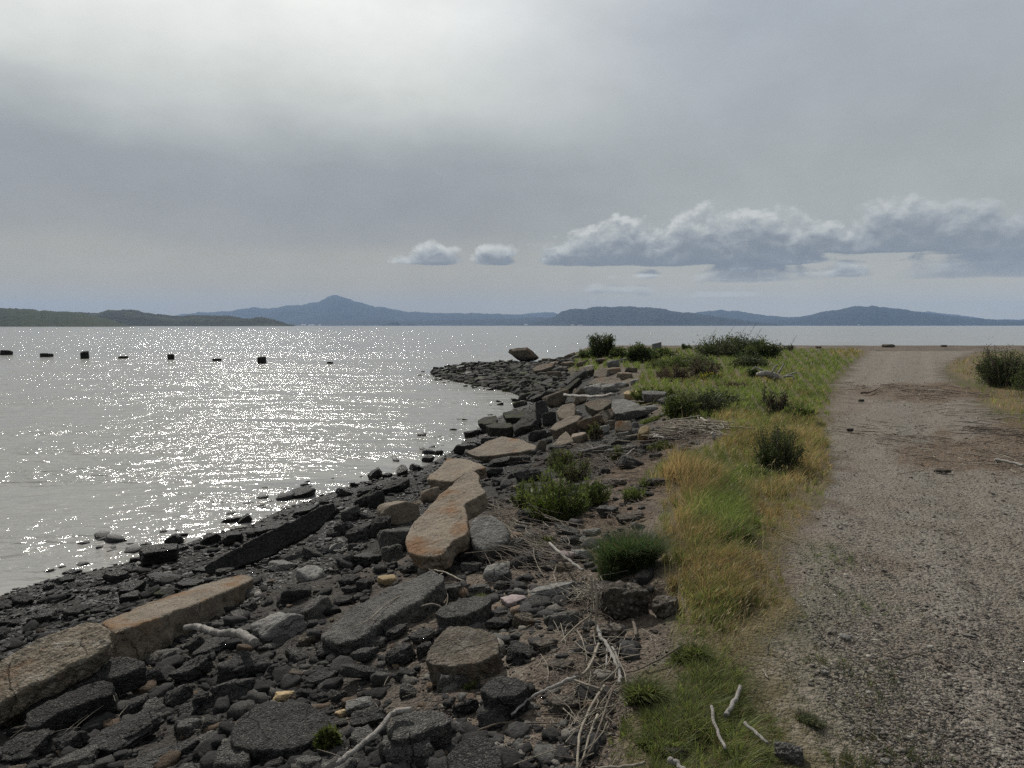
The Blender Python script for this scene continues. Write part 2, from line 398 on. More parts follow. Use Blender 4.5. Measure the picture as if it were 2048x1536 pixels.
# ------------------------------------------------------------------ zones (outlines on the ground, written as the pixels they are seen at)
def gpoly(pts, z=1.35):
    r = []
    for px, py in pts:
        d = ray(px, py); k = (z - CAM_Z) / d[2]
        r.append((d[0] * k, d[1] * k))
    return r
GRASS = gpoly([(1120, 1900), (1190, 1620), (1225, 1480), (1270, 1380), (1345, 1310), (1345, 1235), (1325, 1150), (1310, 1060), (1330, 985), (1280, 960), (1290, 930), (1380, 905),
         (1440, 880), (1440, 845), (1330, 840), (1330, 812), (1270, 805), (1250, 775), (1285, 742), (1235, 735), (1165, 730), (1135, 716), (1150, 702), (1210, 697), (1300, 696), (1560, 696.5),
         (1700, 697.5), (1735, 703), (1700, 735), (1668, 775), (1655, 840), (1662, 900), (1655, 960), (1640, 1020), (1590, 1070), (1560, 1150), (1585, 1240), (1540, 1290),
         (1560, 1370), (1620, 1440), (1665, 1530), (1720, 1700), (1760, 1900)])
GRASS_R = gpoly([(2048, 866), (1975, 822), (1955, 790), (1905, 770), (1888, 748), (1898, 727), (1955, 706), (2060, 700), (2400, 699), (2900, 760), (2900, 1000)])
GRAVEL = gpoly([(1790, 1900), (1700, 1460), (1650, 1300), (1640, 1180), (1660, 1060), (1672, 960), (1668, 860), (1672, 790), (1702, 738), (1735, 703), (1950, 702), (1890, 727),
          (1882, 750), (1905, 775), (1955, 795), (1972, 830), (2060, 872), (2700, 1000), (3300, 1900)])
TURF = gpoly([(1240, 1900), (1280, 1400), (1360, 1290), (1345, 1220), (1480, 1230), (1590, 1160), (1650, 1100), (1700, 1180), (1680, 1300), (1800, 1500), (1990, 1900)])
def soft(x, y, poly, wd, sc_=1.0, seed=0):
    """soft irregular 0..1 membership of a ground outline, wd = width of the ragged edge per metre of distance"""
    d = pdist(x, y, poly) * np.where(inside(x, y, poly), 1, -1)
    dist = np.maximum(y, 2.0)
    n = fbm(x * 3 * sc_, y * 3 * sc_, oct=4, seed=seed) * wd * np.minimum(dist, 14) * 1.3
    return ss(d + n, -wd * 0.5 * np.minimum(dist, 14), wd * 0.5 * np.minimum(dist, 14))
GOLD = [(1380, 985, 62, 40, 1), (1370, 1075, 62, 50, 1), (1440, 1165, 130, 60, .95), (1560, 975, 80, 48, .95), (1590, 880, 70, 60, .75), (1490, 905, 70, 50, .6), (1640, 940, 30, 70, .9),
        (1560, 1035, 90, 45, .8), (1430, 1235, 110, 45, .8), (1540, 1190, 50, 60, .8), (1470, 845, 60, 20, .5), (2030, 800, 60, 26, 1), (1935, 738, 45, 22, 1), (1600, 815, 70, 20, .5), (1700, 706, 45, 8, .8),
        (1500, 765, 130, 14, .4), (1460, 1290, 50, 30, .5), (1975, 712, 60, 8, .7)]
LUSH = [(1450, 1050, 70, 38, 1), (1400, 940, 60, 30, .7), (1520, 955, 50, 20, .6), (1640, 985, 26, 22, .6), (1380, 1300, 60, 40, .8), (1480, 1340, 90, 30, .6)]
def patch(px, py, L, seed=0, amp=.5):
    f = np.zeros_like(px)
    nx = fbm(px / 40, py / 22, oct=3, seed=seed) * amp
    for cx, cy, rx, ry, k in L:
        d = ((px - cx) / rx) ** 2 + ((py - cy) / ry) ** 2
        f = np.maximum(f, k * (1 - ss(np.sqrt(d) + nx, .75, 1.25)))
    return f

# ------------------------------------------------------------------ ground: one sheet
def build_ground():
    ys = [-9.0]
    while ys[-1] < 105:
        y = ys[-1]
        d = abs(y - 3.0) if y < 3 else (0 if y < 4.5 else y - 4.5)
        ys.append(y + 0.018 + d * (0.0048 if y > 3 else 0.03))
    ys = np.array(ys)
    n = 1100
    q = np.linspace(-1, 1, n); s = 0.15 + q * 1.35 + np.sign(q) * np.abs(q) ** 7 * 2.0
    Yg, S = np.meshgrid(ys, s, indexing='ij')
    Xg = S * (np.maximum(Yg, 0) + 3.0)
    H = height(Xg, Yg)
    ins = inside(Xg, Yg, SHORE)
    px, py = project(Xg, Yg, H)
    grass = np.maximum(soft(Xg, Yg, GRASS, .03, seed=11), soft(Xg, Yg, GRASS_R, .03, seed=12))
    gravel = soft(Xg, Yg, GRAVEL, .06, seed=13) * (1 - grass * .9)
    turf = soft(Xg, Yg, TURF, .05, seed=14)
    ds = pdist(Xg, Yg, SHORE) * np.where(ins, 1, -1)
    up = inside(Xg, Yg, UPLAND); du = pdist(Xg, Yg, UPLAND)
    t = np.where(up, 1, np.clip(ds, 0, None) / (np.clip(ds, 0, None) + du + 1e-6))
    t = t + fbm(Xg * .9, Yg * .9, oct=4, seed=21) * .16
    beach = 1 - ss(t, .50 + .35 * ss(Yg, 6, 11), .85 + .13 * ss(Yg, 6, 11))
    beach = np.maximum(beach, (1 - ss(px, 560, 1000)) * (Yg < 12) * .9)
    litter = patch(px, py, [(1290, 960, 70, 45, .8), (1230, 1040, 70, 40, .6), (1330, 905, 60, 22, .6), (1850, 785, 150, 18, 1), (1960, 905, 150, 42, 1), (2030, 855, 60, 18, .8), (1750, 1130, 90, 25, .35), (1700, 800, 40, 30, .3)], 4)
    sand = patch(px, py, [(1680, 870, 50, 25, .8), (1640, 1130, 60, 60, .55), (1700, 1430, 130, 90, .7), (1600, 1330, 90, 50, .6), (1690, 815, 40, 22, .6), (1800, 1250, 80, 90, .25), (1010, 1330, 40, 50, .7), (960, 1510, 150, 50, .6), (1000, 1200, 70, 25, .5)], 6)
    for rut in ([(1830, 1800), (1775, 1400), (1745, 1000), (1722, 800), (1790, 703)], [(2500, 1900), (2080, 1300), (1930, 1000), (1850, 800), (1850, 703)]):
        q_ = gpoly(rut); dd = np.full(Xg.shape, 99.0)
        for (xa, ya), (xb, yb) in zip(q_[:-1], q_[1:]):
            tt = np.clip(((Xg - xa) * (xb - xa) + (Yg - ya) * (yb - ya)) / ((xb - xa) ** 2 + (yb - ya) ** 2), 0, 1)
            dd = np.minimum(dd, np.hypot(Xg - xa - tt * (xb - xa), Yg - ya - tt * (yb - ya)))
        rm = (1 - ss(dd + .12 * fbm(Xg * 2, Yg * 2, oct=3, seed=35), .08, .38)); sand = np.maximum(sand, .55 * rm); H = H - .018 * rm
    wet = 1 - ss(ds + fbm(Xg * 2, Yg * 2, oct=3, seed=31) * .3, .15, 1.4)
    # fine relief: clods and lumps on the slope, small lumps elsewhere
    near = np.clip(1.2 - Yg / 40, 0.15, 1)
    rel = np.where(up, .25, 1.0) * (0.018 * fbm(Xg * 9, Yg * 9, oct=3, seed=41) + 0.022 * np.maximum(0, fbm(Xg * 16, Yg * 16, oct=3, seed=43)))
    H = H + rel * near * (H > 0.01) + .012 * grass
    V = np.stack([Xg, Yg, H], -1).reshape(-1, 3)
    R_, C_ = Xg.shape
    i = np.arange(R_ * C_).reshape(R_, C_)
    Fc = np.stack([i[:-1, :-1], i[:-1, 1:], i[1:, 1:], i[1:, :-1]], -1).reshape(-1, 4)
    me = mesh_np('ground', V, Fc, 4)
    set_col(me, 'zone', np.stack([gravel, grass, beach], -1).reshape(-1, 3))
    set_col(me, 'zoneb', np.stack([litter, sand, wet], -1).reshape(-1, 3))
    set_col(me, 'zonec', np.stack([turf, patch(px, py, GOLD, 2), np.zeros_like(px)], -1).reshape(-1, 3))
    m, t_, b = newmat('ground')
    P = t_.node('ShaderNodeNewGeometry').outputs['Position']
    def sepc(nm):
        return t_.node('ShaderNodeSeparateColor', ins={0: t_.node('ShaderNodeVertexColor', layer_name=nm).outputs[0]}).outputs
    gv, gr, be = sepc('zone')[0:3]; li, sa, we = sepc('zoneb')[0:3]; tu, go, _ = sepc('zonec')[0:3]
    n1 = t_.noise(P, 2.5, 6, .65); n2 = t_.noise(P, 24, 5, .7); n3 = t_.noise(P, 150, 3, .6)
    v1 = t_.node('ShaderNodeSeparateColor', ins={0: t_.voro(P, 46, 'Color')}).outputs
    v2 = t_.node('ShaderNodeSeparateColor', ins={0: t_.voro(P, 110, 'Color')}).outputs
    dirt = t_.mix(t_.map(t_.math('ADD', t_.math('MULTIPLY', n1, .5), t_.math('MULTIPLY', n2, .5)), .38, .62), (.07, .055, .044), (.165, .134, .104))
    dirt = t_.mix(t_.map(v2[0], .8, 1, 0, .5, False), dirt, (.26, .22, .17))
    grav = t_.mix(v1[0], (.135, .118, .098), (.24, .214, .18))
    grav = t_.mix(t_.map(v2[1], .6, 1, 0, .65, False), grav, (.30, .28, .25))
    grav = t_.mix(t_.map(v2[2], .62, 1, 0, .4, False), grav, (.07, .062, .055))
    grav = t_.mix(t_.map(n1, .42, .65, 0, .5), grav, dirt)
    beach = t_.mix(v2[0], (.022, .021, .0195), (.055, .052, .047))
    beach = t_.mix(t_.map(v2[1], .88, 1, 0, .6, False), beach, (.16, .15, .13))
    soil = t_.mix(n2, (.06, .055, .03), (.14, .115, .065))
    soil = t_.mix(t_.math('MULTIPLY', go, .35), soil, (.22, .155, .085))
    sand = t_.mix(n2, (.17, .145, .115), (.27, .235, .19))
    lit = t_.mix(v1[0], (.06, .040, .026), (.19, .125, .075))
    col = t_.mix(be, dirt, beach)
    col = t_.mix(gv, col, grav)
    col = t_.mix(t_.math('MULTIPLY', tu, .35), col, t_.mix(n3, (.05, .065, .035), (.11, .125, .07)))
    col = t_.mix(gr, col, soil)
    sm = t_.math('MULTIPLY', sa, t_.map(n2, .35, .6))
    col = t_.mix(sm, col, sand)
    col = t_.mix(t_.math('MULTIPLY', li, t_.map(n2, .3, .6)), col, lit)
    col = t_.mix(t_.math('MULTIPLY', we, .75), col, (.017, .0165, .015))
    t_.set(b.inputs['Base Color'], col)
    t_.set(b.inputs['Roughness'], t_.map(we, 0, 1, .95, .7))
    b.inputs['Specular IOR Level'].default_value = .18
    d1 = t_.voro(P, 46); d2 = t_.voro(P, 110)
    hg = t_.math('SUBTRACT', t_.math('MULTIPLY', n2, .9), t_.math('ADD', t_.math('MULTIPLY', d1, .8), t_.math('MULTIPLY', d2, .4)))
    bp = t_.node('ShaderNodeBump', ins={'Height': hg, 'Strength': .9, 'Distance': .025}); t_.l.new(bp.outputs[0], b.inputs['Normal'])
    o = link('ground', me, m); tag(o, kind='structure')
build_ground()

# ------------------------------------------------------------------ water
WAVE = .225
def build_water():
    ys = np.concatenate([np.geomspace(2.2, 90, 950), np.geomspace(92, 60000, 110)])
    s = np.linspace(-1.25, 1.25, 900)
    Yg, S = np.meshgrid(ys, s, indexing='ij'); Xg = S * (Yg + 6.0)
    amp = np.where(Yg < 90, 1, 0) * ss(90 - Yg, 0, 40) * ss(pdist(Xg, Yg, SHORE), 0.0, 5.0)
    ca, sa = math.cos(R(28)), math.sin(R(28))
    u = Xg * ca + Yg * sa; v = -Xg * sa + Yg * ca
    Z = .030 * fbm(u * .55, v * 1.3, oct=4, seed=71) + .010 * (1 - 2 * np.abs(fbm(u * 2.0, v * 4.2, oct=3, seed=77)))
    Z = np.where(Yg < 90, Z * amp, 0)
    V = np.stack([Xg, Yg, Z], -1).reshape(-1, 3)
    R_, C_ = Xg.shape; i = np.arange(R_ * C_).reshape(R_, C_)
    Fc = np.stack([i[:-1, :-1], i[:-1, 1:], i[1:, 1:], i[1:, :-1]], -1).reshape(-1, 4)
    me = mesh_np('water', V, Fc, 4)
    m, t, b = newmat('bay_water')
    P = t.node('ShaderNodeNewGeometry').outputs['Position']
    sx = t.node('ShaderNodeSeparateXYZ', ins={0: P}).outputs
    shore_tint = t.map(sx[1], 8, 60)
    t.set(b.inputs['Base Color'], t.mix(t.noise(P, .12, 4, .6), (.24, .234, .213), (.295, .288, .263)))
    b.inputs['Roughness'].default_value = .13; b.inputs['IOR'].default_value = 1.333; b.inputs['Specular IOR Level'].default_value = .3
    rot = t.node('ShaderNodeMapping', ins={'Vector': P}); rot.inputs['Rotation'].default_value = (0, 0, R(-24)); rot.inputs['Scale'].default_value = (.72, 1.15, 1)
    Q = rot.outputs[0]
    a = t.noise(Q, .9, 3, .55); b2 = t.noise(Q, 3.6, 3, .6); c = t.noise(Q, 13, 2, .55)
    gust = t.map(t.noise(t.vmath('MULTIPLY', P, (.02, .09, 1)), 1.0, 3, .6), .35, .65, .62, 1.15)
    gust = t.math('MULTIPLY', gust, t.map(t.noise(t.vmath('MULTIPLY', P, (.16, .55, 1)), 1.0, 3, .6), .32, .68, .45, 1.35))
    h = t.math('ADD', t.math('MULTIPLY', a, .8), t.math('ADD', t.math('MULTIPLY', b2, .34), t.math('MULTIPLY', c, .10)))
    h = t.math('MULTIPLY', h, gust)
    bp = t.node('ShaderNodeBump', ins={'Height': h, 'Strength': 1.0, 'Distance': WAVE}); t.l.new(bp.outputs[0], b.inputs['Normal'])
    tag(link('water', me, m), kind='structure')
build_water()

# ------------------------------------------------------------------ far shores
def hill_mat(name, g1, g2, wood, patchy=.5, sc_=1.0):
    m, t, b = newmat(name)
    P = t.node('ShaderNodeNewGeometry').outputs['Position']
    n = t.noise(P, .006 * sc_, 6, .62); n2 = t.noise(P, .03 * sc_, 5, .65); n3 = t.noise(P, .11 * sc_, 3, .6)
    col = t.mix(n2, g1, g2)
    wm = t.map(t.math('ADD', t.math('MULTIPLY', n, .6), t.math('MULTIPLY', n2, .4)), patchy - .05, patchy + .05)
    col = t.mix(wm, col, wood)
    col = t.mix(t.map(n3, .4, .65, 0, .5), col, tuple(x * .5 for x in wood))
    t.set(b.inputs['Base Color'], col); b.inputs['Roughness'].default_value = .95; b.inputs['Specular IOR Level'].default_value = .1
    bp = t.node('ShaderNodeBump', ins={'Height': t.math('ADD', n2, t.math('MULTIPLY', n3, .4)), 'Strength': .8, 'Distance': 18.0 / sc_}); t.l.new(bp.outputs[0], b.inputs['Normal'])
    return m
def hill(name, prof, dist, depth, mat, rough=.12, seed=0, tex=1.0, base=651.0, shore=None, treeamp=0.0):
    """a ridge of hills: prof = [(px, py of skyline)], foot at dist, ridge at dist+depth"""
    n, mrows = max(200, int((prof[-1][0] - prof[0][0]) * 1.3)), 56
    px = np.linspace(prof[0][0], prof[-1][0], n)
    top = base - np.interp(px, [p[0] for p in prof], [p[1] for p in prof])
    v = np.linspace(0, 1.6, mrows)
    A, Vv = np.meshgrid(px, v)
    k = (A - 1024) / F
    wob = fbm(A / 60.0, Vv * 0 + seed, oct=3, seed=seed + 3)
    Yd = dist + depth * (Vv + .25 * wob * (1 - Vv / 1.6)); Xd = k * Yd
    top = top * (1 + .07 * fbm(px / 16.0, px * 0 + seed, oct=4, seed=seed + 40))
    Hr = top[None, :] / F * (dist + depth) * 1.0
    shp = np.where(Vv <= 1, np.sin(np.clip(Vv, 0, 1) * math.pi / 2) ** 1.15, np.maximum(0, 1 - (Vv - 1) * 1.2))
    nz = fbm(Xd / (depth * .35) * tex, Yd / (depth * .55) * tex, oct=5, seed=seed + 9)
    rid = -np.abs(fbm(Xd / (depth * .5) * tex, Yd / (depth * .9) * tex, oct=4, seed=seed + 19)) * 1.4 + .35
    Z = Hr * (shp + (rough * nz + rough * 1.6 * rid * np.sin(np.clip(Vv, 0, 1) * math.pi)) * np.where(Vv < 1.02, np.clip(1.25 - Vv, .12, 1) * np.clip(Vv * 4, 0, 1), 0))
    Z = np.minimum(Z, Hr * (Yd) / (dist + depth) * 1.02) 
    if treeamp: Z = Z + treeamp * np.maximum(0, fbm(A * .16, Vv * 37.0, oct=4, seed=seed + 29)) * np.clip(Vv * 3, 0, 1) * (Hr > 2)
    Z[0, :] = -3; Z = np.where(Hr < 1.0, -2, Z)
    me = mesh_np(name, np.stack([Xd, Yd, Z], -1).reshape(-1, 3), (lambda i: np.stack([i[:-1, :-1], i[:-1, 1:], i[1:, 1:], i[1:, :-1]], -1).reshape(-1, 4))(np.arange(n * mrows).reshape(mrows, n)), 4)
    return tag(link(name, me, mat), kind='structure')
HM_green = hill_mat('green_slope', (.024, .034, .013), (.038, .050, .020), (.012, .02, .009), .58, 1.0)
HM_dark = hill_mat('wooded_slope', (.035, .045, .022), (.06, .07, .036), (.012, .018, .010), .46, .8)
HM_far = hill_mat('far_slope', (.03, .035, .028), (.05, .055, .042), (.012, .016, .013), .40, .25)
hill('hills', [(-900, 640), (-500, 622), (-200, 614), (0, 614), (50, 617), (110, 621), (160, 624), (230, 640), (262, 650), (275, 651.5)], 1900, 500, HM_green, .05, 1, 1.2, treeamp=2.0)
hill('hills', [(-400, 628), (0, 616.5), (60, 618), (118, 622), (160, 625), (200, 625), (212, 621), (240, 619), (265, 618), (280, 621), (300, 626), (345, 631), (400, 630), (460, 632), (500, 637), (520, 633), (545, 637), (570, 645), (590, 650), (600, 652)], 3000, 600, HM_dark, .14, 2, 1.3, treeamp=6.0)
hill('hills', [(200, 650), (300, 640), (360, 630), (400, 625), (440, 624), (480, 620), (505, 616), (540, 618), (580, 612), (620, 608), (645, 601), (668, 593), (680, 594), (700, 600), (725, 606), (745, 612), (780, 618), (820, 624),
      (880, 626), (940, 627), (1000, 629), (1060, 632), (1100, 636), (1160, 650), (1180, 652)], 12500, 2500, HM_far, .13, 3, 1.0, treeamp=15)
hill('hills', [(560, 650), (620, 643), (700, 640), (760, 638), (800, 642), (900, 640), (960, 639), (1040, 637), (1120, 634), (1200, 650), (1260, 652)], 10500, 1200, HM_far, .2, 4, 1.3, treeamp=14)
hill('hills', [(960, 640), (1020, 630), (1060, 627), (1090, 624), (1120, 627), (1180, 640), (1220, 651)], 15500, 1500, HM_far, .1, 14, 1.0, treeamp=12)
hill('hills', [(1030, 652), (1080, 640), (1110, 633), (1122, 622), (1140, 618), (1175, 617), (1205, 613), (1262, 613), (1300, 616), (1325, 618), (1350, 623), (1400, 629), (1450, 636), (1500, 642), (1545, 648), (1570, 651.5)], 8200, 1300, HM_far, .16, 5, 1.2, treeamp=13)
hill('hills', [(1340, 640), (1395, 625), (1415, 621.5), (1440, 620), (1475, 623), (1520, 630), (1570, 634), (1600, 634), (1680, 645), (1760, 652)], 12500, 1600, HM_far, .1, 6, 1.1, treeamp=12)
hill('hills', [(1480, 652), (1560, 641), (1600, 634), (1640, 624), (1685, 617), (1720, 614), (1740, 612), (1765, 614), (1800, 619), (1860, 627), (1920, 634), (1980, 639), (2040, 641), (2100, 643), (2200, 640), (2400, 645), (2600, 652)], 10000, 1800, HM_far, .14, 7, 1.1, treeamp=13)
hill('hills', [(1760, 630), (1830, 624), (1850, 623), (1880, 627), (1940, 634), (1985, 640), (2005, 638), (2035, 639), (2060, 637), (2150, 633), (2300, 638), (2500, 648)], 15000, 1600, HM_far, .1, 8, 1.1, treeamp=12)
hill('hills', [(755, 651.5), (770, 650), (783, 645), (795, 646), (803, 650.5), (812, 650.5), (822, 648), (832, 650), (840, 651.8)], 9000, 200, HM_far, .05, 9, 2, treeamp=15)

# small pale buildings at the foot of the hills, and one boat
def far_building(px, py, wpx, hpx, dist, label, wallcol, roofcol):
    e = empty('far_building', ((px - 1024) / F * dist, dist, (651 - py) / F * dist))
    tag(e, label, 'building', 'pale buildings on the far shore')
    W, H, Dp = wpx / F * dist, hpx / F * dist, 18.0
    def box(x0, x1, y0, y1, z0, z1, nm, mat, gable=0.0):
        V = [(x0, y0, z0), (x1, y0, z0), (x1, y1, z0), (x0, y1, z0), (x0, y0, z1), (x1, y0, z1), (x1, y1, z1), (x0, y1, z1)]
        Fc = [(0, 3, 2, 1), (4, 5, 6, 7), (0, 1, 5, 4), (1, 2, 6, 5), (2, 3, 7, 6), (3, 0, 4, 7)]
        if gable:
            V += [(x0, (y0 + y1) / 2, z1 + gable), (x1, (y0 + y1) / 2, z1 + gable)]
            Fc = [(0, 3, 2, 1), (0, 1, 5, 4), (2, 3, 7, 6), (4, 5, 9, 8), (6, 7, 8, 9), (0, 4, 8, 7, 3), (1, 2, 6, 9, 5)]
        me = bpy.data.meshes.new(nm); me.from_pydata(V, [], Fc); me.update(); link(nm, me, mat, e, False)
    box(-W / 2, W / 2, 0, Dp, -4, H * .7, 'wall', wallcol)
    box(-W / 2 - .4, W / 2 + .4, -.4, Dp + .4, H * .7 + .003, H * .76, 'roof', roofcol, H * .25)
def plain(name, c, rough=.7):
    m, t, b = newmat(name)
    P = t.node('ShaderNodeNewGeometry').outputs['Position']
    t.set(b.inputs['Base Color'], t.mix(t.noise(P, .5, 3), tuple(x * .85 for x in c), c)); b.inputs['Roughness'].default_value = rough
    return m
W1 = plain('white_wall', (.75, .75, .72)); W2 = plain('cream_wall', (.6, .56, .5)); RF = plain('grey_roof', (.3, .3, .3)); RF2 = plain('red_roof', (.35, .2, .16))
FB = [(608, 650.2, 9, 2.2, 9500, 'long white waterfront building at the foot of the tallest mountain', W1, RF), (624, 650.4, 12, 1.8, 9500, 'low white shed right of the long white waterfront building', W1, RF),
      (640, 650.3, 5, 1.6, 9500, 'small white building at the right end of the waterfront row', W1, RF), (1052, 649.6, 8, 1.6, 8100, 'small pale shed at the left foot of the middle dark hill', W1, RF),
      (1145, 650, 7, 1.4, 8100, 'cream building on the shore below the middle hill', W2, RF), (1160, 650.2, 10, 1.2, 8100, 'low reddish building on the shore of the middle hill', W2, RF2),
      (1306, 642, 3, 2, 8700, 'white house highest on the wooded slope of the middle hill', W1, RF2), (1318, 643.5, 4, 1.8, 8650, 'white house in the middle of the hillside houses', W1, RF),
      (1330, 643, 3, 1.8, 8650, 'pale house third from the left on the middle hill', W1, RF), (1341, 644.5, 4, 1.8, 8600, 'cream house right end of the hillside houses', W2, RF),
      (1296, 645.5, 3, 1.6, 8500, 'pale house lowest left of the hillside houses', W2, RF2), (1716, 650, 3, 2, 9800, 'single white building at the foot of the right hills', W1, RF)]
for a in FB: far_building(*a)

# ------------------------------------------------------------------ haze
def build_haze():
    x0, x1, y0, y1, z0, z1 = -21000, 21000, -600, 19500, -6, 620
    V = [(x0, y0, z0), (x1, y0, z0), (x1, y1, z0), (x0, y1, z0), (x0, y0, z1), (x1, y0, z1), (x1, y1, z1), (x0, y1, z1)]
    me = bpy.data.meshes.new('haze'); me.from_pydata(V, [], [(0, 3, 2, 1), (4, 5, 6, 7), (0, 1, 5, 4), (1, 2, 6, 5), (2, 3, 7, 6), (3, 0, 4, 7)])
    m = bpy.data.materials.new('haze'); m.use_nodes = True; t = NT(m.node_tree); t.n.clear()
    o_ = t.node('ShaderNodeOutputMaterial'); p = t.node('ShaderNodeVolumePrincipled')
    p.inputs['Color'].default_value = (.46, .66, 1.0, 1); p.inputs['Density'].default_value = HAZE; p.inputs['Anisotropy'].default_value = 0.1
    t.l.new(p.outputs[0], o_.inputs['Volume'])
    o = link('haze', me, m, None, False); tag(o, kind='stuff')
HAZE = 4.3e-5
build_haze()
# ------------------------------------------------------------------ rock builders
def _ico(sub):
    bm = bmesh.new(); bmesh.ops.create_icosphere(bm, subdivisions=sub, radius=1)
    V = np.array([v.co[:] for v in bm.verts]); Fc = np.array([[v.index for v in f.verts] for f in bm.faces]); bm.free()
    V /= np.linalg.norm(V, axis=1)[:, None]
    return V, Fc
ICO = {k: _ico(k) for k in (1, 2, 3, 4, 5)}
def rotm(ax, a):
    return np.array(Matrix.Rotation(a, 3, ax))
def rock_shape(seed, sub=4, sharp=22, flat=1.0, rough=.05, nplanes=11):
    """faceted, softly broken boulder: a rounded polytope plus pitting; fits a unit box (-.5 .. .5)"""
    rg = np.random.RandomState(seed)
    V, Fc = ICO[sub]
    N = rg.normal(size=(nplanes, 3)); N /= np.linalg.norm(N, axis=1)[:, None]
    off = rg.uniform(.62, 1.0, nplanes)
    box = np.array([[1, 0, 0], [-1, 0, 0], [0, 1, 0], [0, -1, 0], [0, 0, 1], [0, 0, -1]], float)
    tilt = rotm('X', rg.uniform(-.25, .25)) @ rotm('Z', rg.uniform(0, 3.1))
    N = np.vstack([N, box @ tilt.T]); off = np.concatenate([off, [.85, .85, .8, .8, .62 * flat, .62 * flat]])
    q = np.maximum(V @ N.T, 1e-3) / off
    r = (q ** sharp).sum(1) ** (-1.0 / sharp)
    W = V * r[:, None]
    o = rg.uniform(0, 90, 3)
    nz = fbm(W[:, 0] * 1.6 + o[0], W[:, 1] * 1.6 + o[1], W[:, 2] * 1.6 + o[2], oct=3, seed=seed)
    nf = fbm(W[:, 0] * 6 + o[1], W[:, 1] * 6 + o[2], W[:, 2] * 6 + o[0], oct=3, seed=seed + 7)
    ng = np.abs(fbm(W[:, 0] * 3 + o[2], W[:, 1] * 3 + o[0], W[:, 2] * 3 + o[1], oct=4, seed=seed + 5))
    W = W + V * (rough * 1.6 * nz + rough * 1.0 * nf - rough * 1.9 * (ng - .2))[:, None]
    if sub >= 5:
        nq = fbm(W[:, 0] * 15 + o[0], W[:, 1] * 15 + o[1], W[:, 2] * 15 + o[2], oct=3, seed=seed + 9)
        W = W + V * (rough * .45 * nq)[:, None]
    lo, hi = W.min(0), W.max(0)
    return (W - (lo + hi) / 2) / (hi - lo).max(), Fc
MARKS = []          # (px, py, phrase) landmarks that labels can refer to
PLACED = []         # (px, py, radius px) of everything on the bank, for spacing
def place(W, Fc, name, mat, loc, rot=None):
    me = mesh_np(name, W, Fc, 3)
    o = link(name, me, M[mat] if isinstance(mat, str) else mat)
    o.location = loc
    return o
def rock(cx, cy, wp, hp, mat, label, ang=0.0, seed=None, flat=1.0, depth=.75, name='rubble_rock', cat='rock', group=None, sharp=26, rough=.06, mark=None, sub=4, lift=0.0):
    """boulder whose outline spans about wp x hp pixels round (cx, cy), its foot on the ground"""
    seed = int(abs(cx * 7 + cy * 13 + wp)) if seed is None else seed
    foot = at(cx, cy + hp * .36)
    dist = foot[1] * cp
    k = dist / F
    W, Fc = rock_shape(seed, sub, sharp, flat, rough)
    W = W @ rotm('Z', random.Random(seed).uniform(-.5, .5)).T
    ext = W.max(0) - W.min(0)
    w_, d_ = wp * k, wp * k * depth
    e = math.atan2(CAM_Z - foot[2], foot[1])
    h_ = (hp * k - .55 * d_ * math.sin(e)) / math.cos(e)
    if h_ < .18 * w_:
        h_ = .18 * w_; d_ = max(.3 * w_, (hp * k - h_ * math.cos(e)) / (math.sin(e) + 1e-3) * 1.1); d_ = min(d_, 1.6 * w_)
    W = W / ext * np.array([w_, d_, h_])
    if ang: W = W @ rotm('Y', -R(ang)).T
    W = W @ rotm('Z', -math.atan2(foot[0], foot[1])).T
    c = ray(cx, cy); c = np.array([0, 0, CAM_Z]) + c * (foot[1] + .12 * d_) / c[1]
    gz = float(height(c[0], c[1]))
    c[2] = min(c[2], gz + h_ * .42 + lift) if lift == 0 else c[2]
    W[:, 2] += 0
    o = place(W, Fc, name, mat, tuple(c))
    tag(o, label, cat, group)
    PLACED.append((cx, cy, max(wp, hp) / 2))
    if mark: MARKS.append((cx, cy, mark))
    return o
